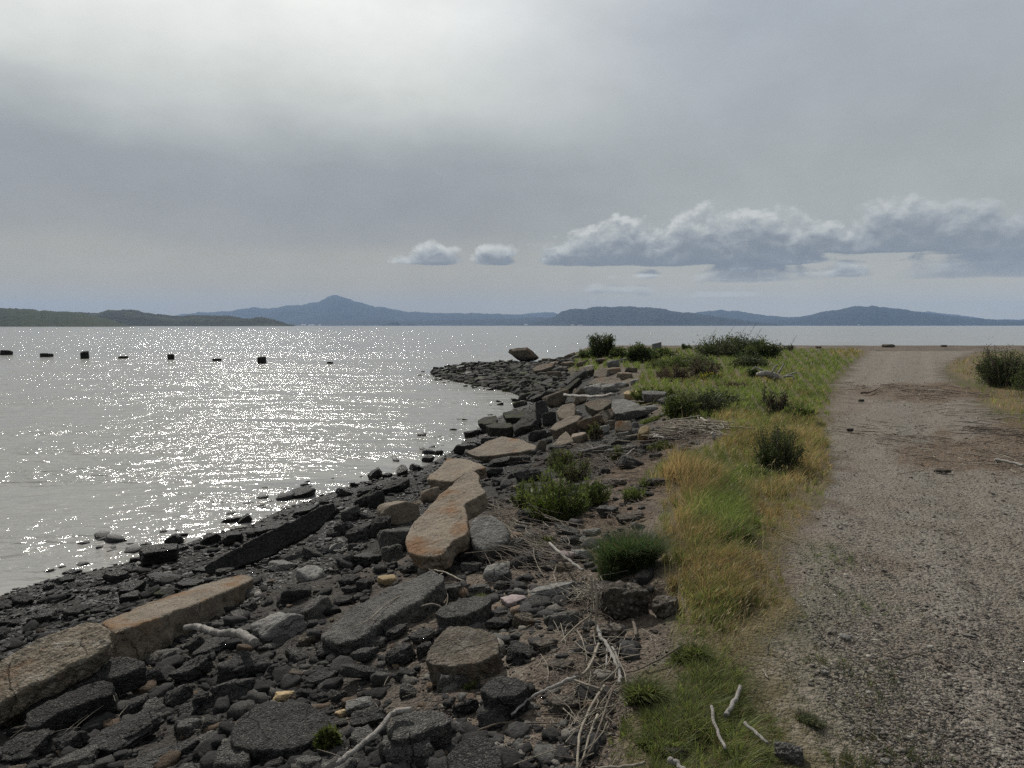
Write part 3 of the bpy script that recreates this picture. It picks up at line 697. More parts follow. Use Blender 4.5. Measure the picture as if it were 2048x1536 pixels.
def slab(poly, thick, mat, label, toward=0.0, leftt=0.0, lift=.04, name='concrete_slab', cat='slab', group=None, anchor=None, mark=None, seed=1, jag=.03, bev=.016, normal=None, taper=.94, crag=None):
    CL1 = CL2 = 0
    crag = {'tan': .7, 'tanrust': .7, 'streak': .6, 'brown': 1.0, 'buff': .7, 'grey': .9, 'mossy': .9}.get(mat, 1.1) if crag is None else crag
    """broken slab: its upper face is given by the outline seen in the photograph, laid on a tilted plane at its real place"""
    P = np.array(poly, float)
    ai = int(np.argmax(P[:, 1])) if anchor is None else anchor
    ap = at(*P[ai], lift) if not isinstance(ai, tuple) else at(*ai, lift)
    if normal is None:
        # terrain slope plus a tilt towards the viewer / to the left
        e = .4
        gx = (height(ap[0] + e, ap[1]) - height(ap[0] - e, ap[1])) / (2 * e); gy = (height(ap[0], ap[1] + e) - height(ap[0], ap[1] - e)) / (2 * e)
        n = np.array([-float(gx) * .6 - math.tan(R(leftt)), -float(gy) * .5 - math.tan(R(toward)), 1.0])
    else: n = np.array(normal, float)
    n /= np.linalg.norm(n)
    O = np.array([0, 0, CAM_Z]); pts = []
    for p in P:
        d = ray(*p); pts.append(O + d * ((ap - O) @ n) / (d @ n))
    pts = np.array(pts)
    u = pts[1] - pts[0]; u -= n * (u @ n); u /= np.linalg.norm(u); v = np.cross(n, u)
    c0 = pts.mean(0); q = np.stack([(pts - c0) @ u, (pts - c0) @ v], 1)
    area = .5 * np.sum(q[:, 0] * np.roll(q[:, 1], -1) - np.roll(q[:, 0], -1) * q[:, 1])
    if area < 0: q = q[::-1]
    per = np.linalg.norm(q - np.roll(q, -1, 0), axis=1).sum(); st = per / 150.0
    rs = []
    for i in range(len(q)):
        a, b = q[i], q[(i + 1) % len(q)]; k = max(1, int(np.linalg.norm(b - a) / st))
        for j in range(k): rs.append(a + (b - a) * j / k)
    q = np.array(rs)
    for _ in range(2): q = .25 * np.roll(q, 1, 0) + .5 * q + .25 * np.roll(q, -1, 0)
    size = math.sqrt(abs(area))
    nx = fbm(q[:, 0] * 5 / size + seed, q[:, 1] * 5 / size, oct=4, seed=seed); ny = fbm(q[:, 0] * 5 / size - seed, q[:, 1] * 5 / size + 9, oct=4, seed=seed + 3)
    q = q + np.stack([nx, ny], 1) * jag * size * 1.3
    tan = np.roll(q, -1, 0) - np.roll(q, 1, 0); tan /= np.linalg.norm(tan, axis=1)[:, None] + 1e-9
    inn = np.stack([-tan[:, 1], tan[:, 0]], 1)
    cent = q.mean(0)
    bevw = bev * size
    m_ = len(q); rings = []
    base = q
    rg = np.random.RandomState(seed)
    def ring(pts2, dep, jitter):
        a = np.arange(m_) / m_ * 60
        jj = fbm(a + dep * 40, np.full(m_, dep * 9.0 + seed), oct=3, seed=seed + 11) * jitter
        p2 = pts2 + inn * jj[:, None]
        return c0 + p2[:, :1] * u + p2[:, 1:] * v - n * (dep + (jj * .3)[:, None] * 0 if np.isscalar(dep) else dep[:, None])
    cells = []
    ringsV = [ring(base + inn * bevw * 1.0, 0.0, 0), ring(base + inn * bevw * .35, .25 * bevw, bevw * .25), ring(base, bevw * .9, bevw * .4)]
    for f_ in (.3, .5, .7, .88): ringsV.append(ring(cent + (base - cent) * (1 - (1 - taper) * f_), max(bevw * 1.05, thick * f_), thick * .12))
    ringsV.append(ring(cent + (base - cent) * (taper - .06), thick, thick * .12))
    V = np.vstack(ringsV)
    bm = bmesh.new(); vs = [bm.verts.new(p) for p in V]
    for r_ in range(len(ringsV) - 1):
        for i in range(m_):
            j = (i + 1) % m_
            bm.faces.new((vs[r_ * m_ + i], vs[(r_ + 1) * m_ + i], vs[(r_ + 1) * m_ + j], vs[r_ * m_ + j]))
    top = bm.faces.new(vs[:m_]); bot = bm.faces.new(vs[-m_:][::-1])
    bmesh.ops.triangulate(bm, faces=[top, bot])
    # break up the upper face so that it can undulate
    tf = [f for f in bm.faces if all(v_.index < m_ or v_.index == -1 for v_ in f.verts)]
    bm.normal_update()
    cpt = Vector(c0)
    for v_ in bm.verts: v_.co -= cpt
    me = bpy.data.meshes.new(name); bm.to_mesh(me); bm.free()
    o = link(name, me, M[mat] if isinstance(mat, str) else mat)
    me.polygons.foreach_set('use_smooth', np.ones(len(me.polygons), bool))
    try: me.set_sharp_from_angle(angle=R(38))
    except Exception: pass
    o.location = tuple(c0)
    vs_ = max(size / 85, .0009 * float(c0[1]), .007)
    r_ = o.modifiers.new('remesh', 'REMESH'); r_.mode = 'VOXEL'; r_.voxel_size = vs_; r_.use_smooth_shade = True
    for sc_, st_, dt in ((size * .30, size * .055, CL1), (size * .055, size * .026, CL2)):
        tx = bpy.data.textures.new('clouds', 'CLOUDS'); tx.noise_scale = sc_; tx.noise_depth = 3
        d_ = o.modifiers.new('displace', 'DISPLACE'); d_.texture = tx; d_.strength = st_ * crag; d_.mid_level = .5; d_.texture_coords = 'GLOBAL'
    tag(o, label, cat, group)
    PLACED.append((P[:, 0].mean(), P[:, 1].mean(), .5 * min(np.ptp(P[:, 0]), 90)))
    for p in P: PLACED.append((p[0], p[1], 8))
    if mark: MARKS.append((P[:, 0].mean(), P[:, 1].mean(), mark))
    return o

# ------------------------------------------------------------------ the big slabs and stones, one by one
slab([(203,1243),(250,1224),(300,1203),(350,1188),(400,1170),(450,1157),(490,1149),(507,1154),(496,1163),(440,1186),(400,1203),(300,1240),(223,1266)], .36, 'streak',
     'long thick concrete slab with an orange rust streak on its pale top', toward=-6, leftt=-3, lift=.30, mark='the long rust-streaked slab', bev=.02, seed=3, taper=.97)
slab([(-90,1395),(0,1318),(60,1284),(112,1262),(165,1243),(200,1243),(222,1262),(221,1286),(190,1310),(120,1345),(60,1372),(0,1405),(-60,1450)], .15, 'mottle',
     'mottled brown flat stone leaning at the left edge below the rust-streaked slab', toward=24, leftt=-6, lift=.16, mark='the mottled brown stone', bev=.035, seed=5, name='flat_stone', cat='rock')
slab([(937,943),(950,943),(962,967),(969,985),(952,997),(927,1007),(933,1025),(937,1061),(930,1072),(907,1079),(894,1094),(888,1108),(870,1113),(851,1114),(828,1109),(815,1104),(813,1085),(814,1066),(820,1050),(828,1040),(846,1025),(861,1007),(889,982),(912,959)],
     .17, 'tanrust', 'large flat hourglass-shaped tan concrete slab in the middle of the bank', toward=13, leftt=6, lift=.22, mark='the hourglass-shaped tan slab', seed=7, bev=.012, jag=.022, taper=.95)
slab([(852,959),(858,949),(874,938),(886,926),(894,915),(922,916),(940,921),(965,926),(970,936),(950,940),(930,948),(909,962),(880,961)], .17, 'tanrust',
     'rusty brown rounded slab right behind the hourglass-shaped slab', toward=10, leftt=4, lift=.2, mark='the rusty rounded slab', seed=9, bev=.025)
slab([(931,904),(960,890),(975,882),(993,876),(1005,872),(1022,875),(1038,878),(1056,884),(1075,890),(1073,899),(1052,902),(1030,905),(1005,908),(982,911),(955,913),(940,909)], .12, 'tan',
     'flat triangular tan slab with a smooth sandy top near the waterline', toward=14, leftt=6, lift=.16, mark='the triangular tan slab', seed=11, bev=.014, jag=.02)
rock(795, 1025, 88, 58, 'tanrust', 'blocky brown rock with an orange top left of the hourglass-shaped slab', ang=14, seed=31, mark='the blocky orange-topped rock', sub=5, rough=.03)
rock(862, 991, 48, 34, 'tanrust', 'small bright orange stone wedged between two big tan slabs', ang=18, seed=12)
rock(797, 1082, 88, 62, 'asphaltpale', 'dark olive-grey boulder directly below the blocky orange-topped rock', seed=44)
slab([(402,1135),(463,1101),(520,1073),(578,1044),(630,1018),(669,1004),(672,1020),(640,1058),(611,1072),(540,1112),(470,1138),(415,1150)], .13, 'black',
     'long black slab standing on edge across the lower beach', normal=(.20, -.80, .42), lift=.02, mark='the long black upright slab', seed=13, bev=.02, name='asphalt_slab')
rock(597, 981, 76, 32, 'black', 'long black rock lying in the shallows', ang=9, seed=51, mark='the long black rock in the shallows', sharp=30)
rock(649, 957, 45, 19, 'black', 'black box-shaped rock in the water beside the bank', seed=53, sharp=40, mark='the box-shaped rock in the water')
rock(608, 950, 26, 11, 'black', 'low black rock just left of the box-shaped rock in the water', seed=54)
rock(462, 1034, 44, 26, 'black', 'black flat-topped block at the edge of the water', seed=56, sharp=40, mark='the flat-topped black block')
rock(491, 1037, 28, 22, 'black', 'pointed black stone touching the flat-topped block at the waterline', ang=30, seed=57)
rock(399, 1046, 32, 14, 'black', 'thin black wedge in the water left of the flat-topped block', ang=14, seed=58, sharp=40)
rock(422, 1078, 42, 28, 'black', 'black square boulder just out of the water', ang=12, seed=60, sharp=34)
rock(466, 1078, 42, 30, 'black', 'round-cornered black boulder on the pebbles below the flat-topped block', seed=61)
rock(347, 1078, 34, 28, 'black', 'upright black stone with a slanting top at the waterline', ang=25, seed=62, sharp=36)
rock(318, 1110, 76, 48, 'black', 'big black boulder half in the water', seed=63, mark='the big black waterline boulder', sub=5)
rock(188, 1114, 56, 20, 'black', 'flat black rock alone in the water at the left', seed=64, mark='the flat rock alone in the water')
rock(20, 1102, 60, 18, 'black', 'low weedy black rock in the water at the left edge', ang=8, seed=65)
rock(145, 1142, 38, 14, 'black', 'low black stone in the foam left of the shore', seed=66)
rock(130, 1160, 36, 18, 'black', 'small black stone on the wet edge at the left', seed=67)
rock(560, 997, 20, 11, 'black', 'small black stone at the left tip of the long rock in the shallows', seed=68, ang=20)
rock(470, 992, 22, 6, 'black', 'dark stone barely breaking the water', seed=69)
rock(751, 950, 30, 23, 'black', 'black stone standing up at the water edge', ang=35, seed=70, mark='the black stone standing at the water edge')
rock(775, 951, 22, 12, 'black', 'small round black stone right of the standing stone', seed=71)
rock(775, 921, 20, 9, 'black', 'small dark stone in the shallow water', seed=72)
rock(804, 935, 12, 8, 'black', 'tiny dark stone in the shallow water off the bank', seed=73)
rock(857, 917, 28, 19, 'black', 'black boulder at the water edge left of the triangular slab', seed=74)
rock(877, 904, 20, 15, 'black', 'round black boulder at the water edge nearest the triangular slab', seed=75)
rock(888, 888, 16, 8, 'black', 'small black stone in the water beyond the round boulder', seed=76)
rock(903, 854, 22, 7, 'black', 'flat black stone out in the cove', seed=77); rock(896, 860, 11, 6, 'black', 'tiny stone next to the flat stone in the cove', seed=78)
rock(940, 826, 9, 6, 'black', 'tiny lone stone in the middle of the cove water', seed=79)
rock(932, 898, 0+52, 26, 'black', 'long dark boulder at the left foot of the triangular slab', seed=80)
rock(942, 868, 30, 17, 'asphaltpale', 'grey pointed stone at the cove edge', ang=8, seed=81)
slab([(955,840),(970,833),(992,831),(996,838),(990,846),(970,848),(958,847)], .2, 'mossy', 'moss-topped slab at the cove edge, nearer the viewer and left of the other', lift=.25, toward=8, seed=83, mark='the left moss-topped slab', name='mossy_slab')
slab([(1005,824),(1030,820),(1055,821),(1060,828),(1048,835),(1010,836)], .2, 'mossy', 'thick moss-topped block behind the pointed dark slab', lift=.22, toward=8, seed=84, name='mossy_slab')
slab([(970,850),(995,845),(1022,846),(1025,852),(1015,856),(978,855)], .26, 'mossy', 'moss-edged black block lowest of three at the cove', lift=.28, toward=6, seed=85, mark='the moss-edged black block', name='mossy_slab')
slab([(1070,816),(1073,840),(1062,851),(1040,855),(1026,866),(1024,855),(1036,842),(1050,828)], .35, 'asphaltpale', 'pointed dark grey slab tilted up behind the triangular tan slab', toward=34, leftt=10, lift=.12, seed=86, mark='the pointed dark grey slab')
slab([(1112,822),(1125,810),(1145,805),(1152,812),(1150,830),(1135,838),(1118,836)], .3, 'tan', 'upright squarish tan slab above the slanted tan beam', toward=34, leftt=2, lift=.2, seed=87, mark='the upright squarish tan slab')
slab([(1099,858),(1110,846),(1135,834),(1150,830),(1164,832),(1155,842),(1130,852),(1112,861)], .3, 'tan', 'slanted tan beam-shaped slab in the middle of the far rubble', toward=20, leftt=6, lift=.2, seed=88, mark='the slanted tan beam')
slab([(1103,892),(1120,872),(1132,862),(1142,872),(1148,883),(1125,890)], .28, 'tan', 'tent-shaped tan block in front of the slanted beam', toward=30, lift=.1, seed=89, mark='the tent-shaped tan block')
rock(1160, 876, 34, 24, 'tan', 'small tan rock right of the tent-shaped block', ang=16, seed=90)
rock(1178, 850, 56, 36, 'brown', 'rust-brown rough rock below the grey capped slab', ang=20, seed=91, mark='the rust-brown rough rock')
slab([(1187,832),(1205,820),(1224,817),(1228,828),(1222,836),(1205,845),(1194,842)], .2, 'brown', 'brown slab with a pale upper edge on the upper bank', toward=35, leftt=4, lift=.15, seed=92, mark='the pale-edged brown slab')
slab([(1230,846),(1236,841),(1262,841),(1265,850),(1262,860),(1245,862),(1231,860)], .2, 'tan', 'smooth brown-grey squarish slab facing the viewer on the upper bank', toward=45, lift=.15, seed=93, mark='the squarish facing slab')
slab([(1276,867),(1280,855),(1292,850),(1300,852),(1296,862),(1284,868)], .2, 'buff', 'pale cream stone at the foot of the grassy bank', toward=40, lift=.15, seed=94, mark='the pale cream stone')
slab([(1224,798),(1245,797),(1265,801),(1280,811),(1295,818),(1275,822),(1255,824),(1230,828),(1222,815)], .25, 'grey', 'wide flat pale grey concrete sheet beside the leafy plants', toward=6, lift=.2, seed=95, mark='the pale grey concrete sheet')
slab([(1168,806),(1190,798),(1222,797),(1224,804),(1212,814),(1198,822),(1178,816)], .2, 'brown', 'flat brown-grey slab with a curved edge left of the grey sheet', toward=14, lift=.22, seed=96, mark='the curved-edge slab')
rock(1112, 800, 56, 34, 'brown', 'big dark brown boulder under the washed-up plank', ang=18, seed=97, mark='the boulder under the plank')
rock(1160, 800, 34, 22, 'tanrust', 'orange-brown rock below the washed-up plank', ang=24, seed=98)
slab([(1247,785),(1255,781),(1283,782),(1285,788),(1262,789),(1248,788)], .16, 'buff', 'pale cut stone block at the left end of the grey wall-like slab', toward=20, lift=.2, seed=99)
slab([(1284,781),(1310,781),(1335,783),(1330,789),(1300,789),(1286,788)], .2, 'grey', 'long narrow grey slab half hidden by leaves', toward=20, lift=.2, seed=100)
# stack of slabs near the point
slab([(1172,770),(1190,756),(1210,753),(1240,756),(1245,764),(1225,767),(1185,768)], .5, 'brown', 'broad flat-topped brown slab near the top of the far rubble', toward=6, lift=.35, seed=101, mark='the broad flat-topped slab')
slab([(1065,736),(1085,727),(1110,725),(1105,733),(1085,740),(1068,742)], .35, 'brown', 'brown tilted slab just right of the big perched boulder', toward=16, lift=.3, seed=102, mark='the slab right of the perched boulder')
slab([(1016,735),(1030,729),(1047,727),(1040,733),(1025,738)], .2, 'mossy', 'green-tinged slab below the perched boulder', toward=8, lift=.15, seed=103, name='mossy_slab')
slab([(1126,765),(1150,745),(1170,736),(1172,741),(1150,756),(1135,768)], .3, 'asphaltpale', 'long thin grey slab leaning diagonally in the far rubble', toward=30, leftt=20, lift=.15, seed=104, mark='the diagonal leaning slab')
slab([(1113,787),(1135,770),(1155,756),(1162,756),(1145,772),(1128,786)], .2, 'mossy', 'mossy plank-like slab slanting down to the cove', toward=20, leftt=20, lift=.15, seed=105, name='mossy_slab')
slab([(1078,766),(1095,757),(1122,755),(1118,764),(1100,770)], .25, 'asphalt', 'dark flat slab at the back of the cove pebbles', toward=6, lift=.1, seed=106)
slab([(1186,752),(1190,740),(1205,734),(1216,742),(1213,752),(1200,755)], .4, 'tan', 'reddish tan block on the crest of the far rubble', toward=30, lift=.3, seed=107, mark='the reddish tan block')
slab([(1150,742),(1165,735),(1186,730),(1188,738),(1170,744)], .25, 'brown', 'brown slab with a pointed left end on the crest', toward=20, lift=.3, seed=108)
slab([(1071,742),(1083,739),(1090,741),(1080,744)], .2, 'grey', 'tiny pale flat stone below the tilted brown slab', lift=.1, seed=109)
for cx, cy, w_, h_, mt, lb in [
    (1108,752,30,20,'brown','brown rock on the near side of the perched boulder slab heap'), (1120,742,26,18,'asphaltpale','grey rock between the tilted slab and the diagonal slab'),
    (1137,730,30,16,'brown','brown rock highest above the diagonal leaning slab'), (1100,735,34,16,'tanrust','orange-brown rock touching the tilted slab near the point'),
    (1095,722,24,12,'brown','small rock on the skyline just right of the perched boulder'), (1125,718,30,10,'asphaltpale','long low rock on the skyline left of the green bushes'),
    (1152,714,20,8,'asphaltpale','low rock on the skyline touching the green bushes'), (1068,722,22,10,'asphalt','dark stone tucked under the perched boulder'), (1088,717,22,7,'asphaltpale','flat rock on the skyline touching the perched boulder foot'), (1140,711,24,8,'brown','brown flat rock on the skyline between the grey low ones'), (1110,728,28,10,'brown','brown rock behind the orange-brown one near the point'),
    (1142,722,26,9,'asphalt','dark low rock in front of the grey skyline rock'), (1165,727,26,10,'brown','brown stone at the left edge of the far grass'), (1180,735,26,10,'grey','pale flat stone under the left foot of the spiky bush'),
    (1228,742,30,14,'tanrust','orange rock right of the reddish tan block'), (1250,752,34,16,'tanrust','orange-brown rock at the grass edge of the crest'), (1262,740,26,12,'brown','brown stone against the grass on the crest'),
    (1226,728,26,16,'grey','pale grey rock below the rounded dark bush'), (1245,722,20,10,'grey','grey stone left under the rounded dark bush'), (1204,722,26,12,'brown','brown stone in front of the leafy green bush'),
    (1190,780,40,24,'grey','grey pitted rock above the washed-up plank'), (1163,784,36,18,'brown','brown rock just above the left half of the washed-up plank'), (1218,778,34,22,'grey','grey rock above the right end of the washed-up plank'),
    (1132,782,24,14,'tanrust','small orange rock at the left end of the washed-up plank'), (1246,770,26,14,'grey','pale stone right of the broad flat-topped slab'), (1270,764,20,12,'grey','pale stone at the grass edge right of the broad slab'),
    (1205,806,20,10,'grey','small pale stone between the curved-edge slab and the plank'), (1155,828,26,18,'grey','grey stone right of the upright squarish slab'), (1205,862,34,26,'grey','pale grey pitted rock below the rust-brown rock'),
    (1248,872,30,20,'grey','grey angular rock under the squarish facing slab'), (1222,850,26,22,'brown','brown rock left of the squarish facing slab'), (1270,850,16,14,'grey','small grey stone right of the squarish facing slab'),
    (1335,803,46,22,'asphaltpale','rough dark lump right of the pale grey sheet'), (1300,818,36,16,'grey','pale crumbly rock below the rough dark lump'), (1270,830,60,26,'asphaltpale','rough grey rubble lump below the pale grey sheet'),
    (1370,828,36,14,'grey','flat pale rock half buried under the shrubs'), (1262,868,60,14,'asphaltpale','long grey slab end below the pale cream stone'), (1084,820,26,40,'asphalt','dark rock right of the pointed dark grey slab'),
    (1068,848,34,30,'asphalt','black rock below the pointed dark grey slab'), (1098,838,30,34,'asphalt','dark pitted rock left of the slanted tan beam'), (1075,872,40,28,'asphalt','black pitted rock above the triangular slab'),
    (1008,864,36,18,'black','black rock left of the heap above the triangular slab'), (1090,884,30,14,'asphalt','dark wedge left of the tent-shaped block'), (1082,894,24,30,'brown','round pale boulder at the right tip of the triangular slab'),
    (1040,808,30,14,'mossy','dark weedy rock at the back of the cove'), (1072,798,30,16,'asphalt','dark rock at the back of the cove below the plank'), (990,790,0+20,10,'black','black flat stone on the cove pebbles'),
    (1077,790,16,10,'mossy','small moss-capped block on the cove pebbles'), (1101,782,18,11,'black','black block on the cove pebbles right of the moss-capped one'),
    (965,862,30,14,'black','black rock left of the moss-edged block'), (985,880,50,18,'asphalt','dark rubble lump between the water and the triangular slab'), (950,888,30,16,'black','black rubble lump at the water left of the triangular slab')]:
    rock(cx, cy, w_, h_, mt, lb, ang=random.Random(cx).uniform(-5, 24))
# the perched boulder
def perched():
    g = at(1047, 724); y0 = g[1]; O = np.array([0, 0, CAM_Z]); rg = np.random.RandomState(4); pts = []
    sil = [(1016.5, 705), (1019, 699), (1030, 696.5), (1054, 695), (1063, 700.5), (1078, 716), (1066, 722), (1045, 724), (1032, 717)]
    for px, py in sil:
        for dy, k in ((.35, 1.0), (1.3, .97), (0.0, .72), (1.8, .7)):
            qx, qy = 1047 + (px - 1047) * k, 711 + (py - 711) * k
            d = ray(qx, qy); pts.append(O + d * (y0 + dy) / d[1])
    pts = np.array(pts); c = pts.mean(0)
    bm = bmesh.new(); [bm.verts.new(p - c) for p in pts]; bmesh.ops.convex_hull(bm, input=bm.verts)
    for v_ in [v for v in bm.verts if not v.link_faces]: bm.verts.remove(v_)
    me = bpy.data.meshes.new('boulder'); bm.to_mesh(me); bm.free()
    o = link('boulder', me, M['brown']); o.location = tuple(c)
    r_ = o.modifiers.new('remesh', 'REMESH'); r_.mode = 'VOXEL'; r_.voxel_size = .035; r_.use_smooth_shade = True
    for sc_, st_ in ((.7, .16), (.15, .05)):
        tx = bpy.data.textures.new('clouds', 'CLOUDS'); tx.noise_scale = sc_; tx.noise_depth = 3
        d_ = o.modifiers.new('displace', 'DISPLACE'); d_.texture = tx; d_.strength = st_; d_.mid_level = .5; d_.texture_coords = 'GLOBAL'
    tag(o, 'huge brown angular boulder perched on the rocks at the point', 'rock'); MARKS.append((1047, 711, 'the perched boulder')); PLACED.append((1047, 711, 28))
perched()
# spit rocks
for cx, cy, w_, h_, mt, lb in [
    (891,742,20,11,'black','black pointed rock at the very tip of the point'), (874,757,18,8,'black','black stone in the water off the tip'), (898,762,9,6,'black','tiny black stone in the water inside the tip'),
    (931,769,11,11,'black','upright black stone in the cove mouth'), (950,770,17,9,'mossy','green-topped stone in the cove mouth'), (975,778,14,6,'black','black stone at the cove edge of the spit'), (952,728,14,9,'black','black pointed rock on the skyline of the spit'),
    (918,736,26,9,'black','low black rock behind the tip of the point'), (985,738,26,9,'mossy','green mossy mound in the middle of the spit'), (995,728,18,7,'mossy','green mossy rock at the back of the spit'),
    (1012,727,14,7,'mossy','mossy stone near the perched boulder'), (970,733,22,8,'black','black flat rock on the spit'), (935,748,22,8,'black','black flat rock on the near side of the spit'), (960,752,26,8,'black','dark slab-like rock on the near side of the spit'),
    (1000,745,24,8,'asphalt','dark rock at the root of the spit'), (1030,746,24,8,'asphalt','dark rock in the pebbles below the perched boulder'), (1050,756,22,8,'asphalt','low dark rock on the pebbles right of the spit'), (940,738,18,7,'black','small black rock along the back of the spit')]:
    rock(cx, cy, w_, h_, mt, lb, ang=random.Random(cx).uniform(-8, 14), sub=3)

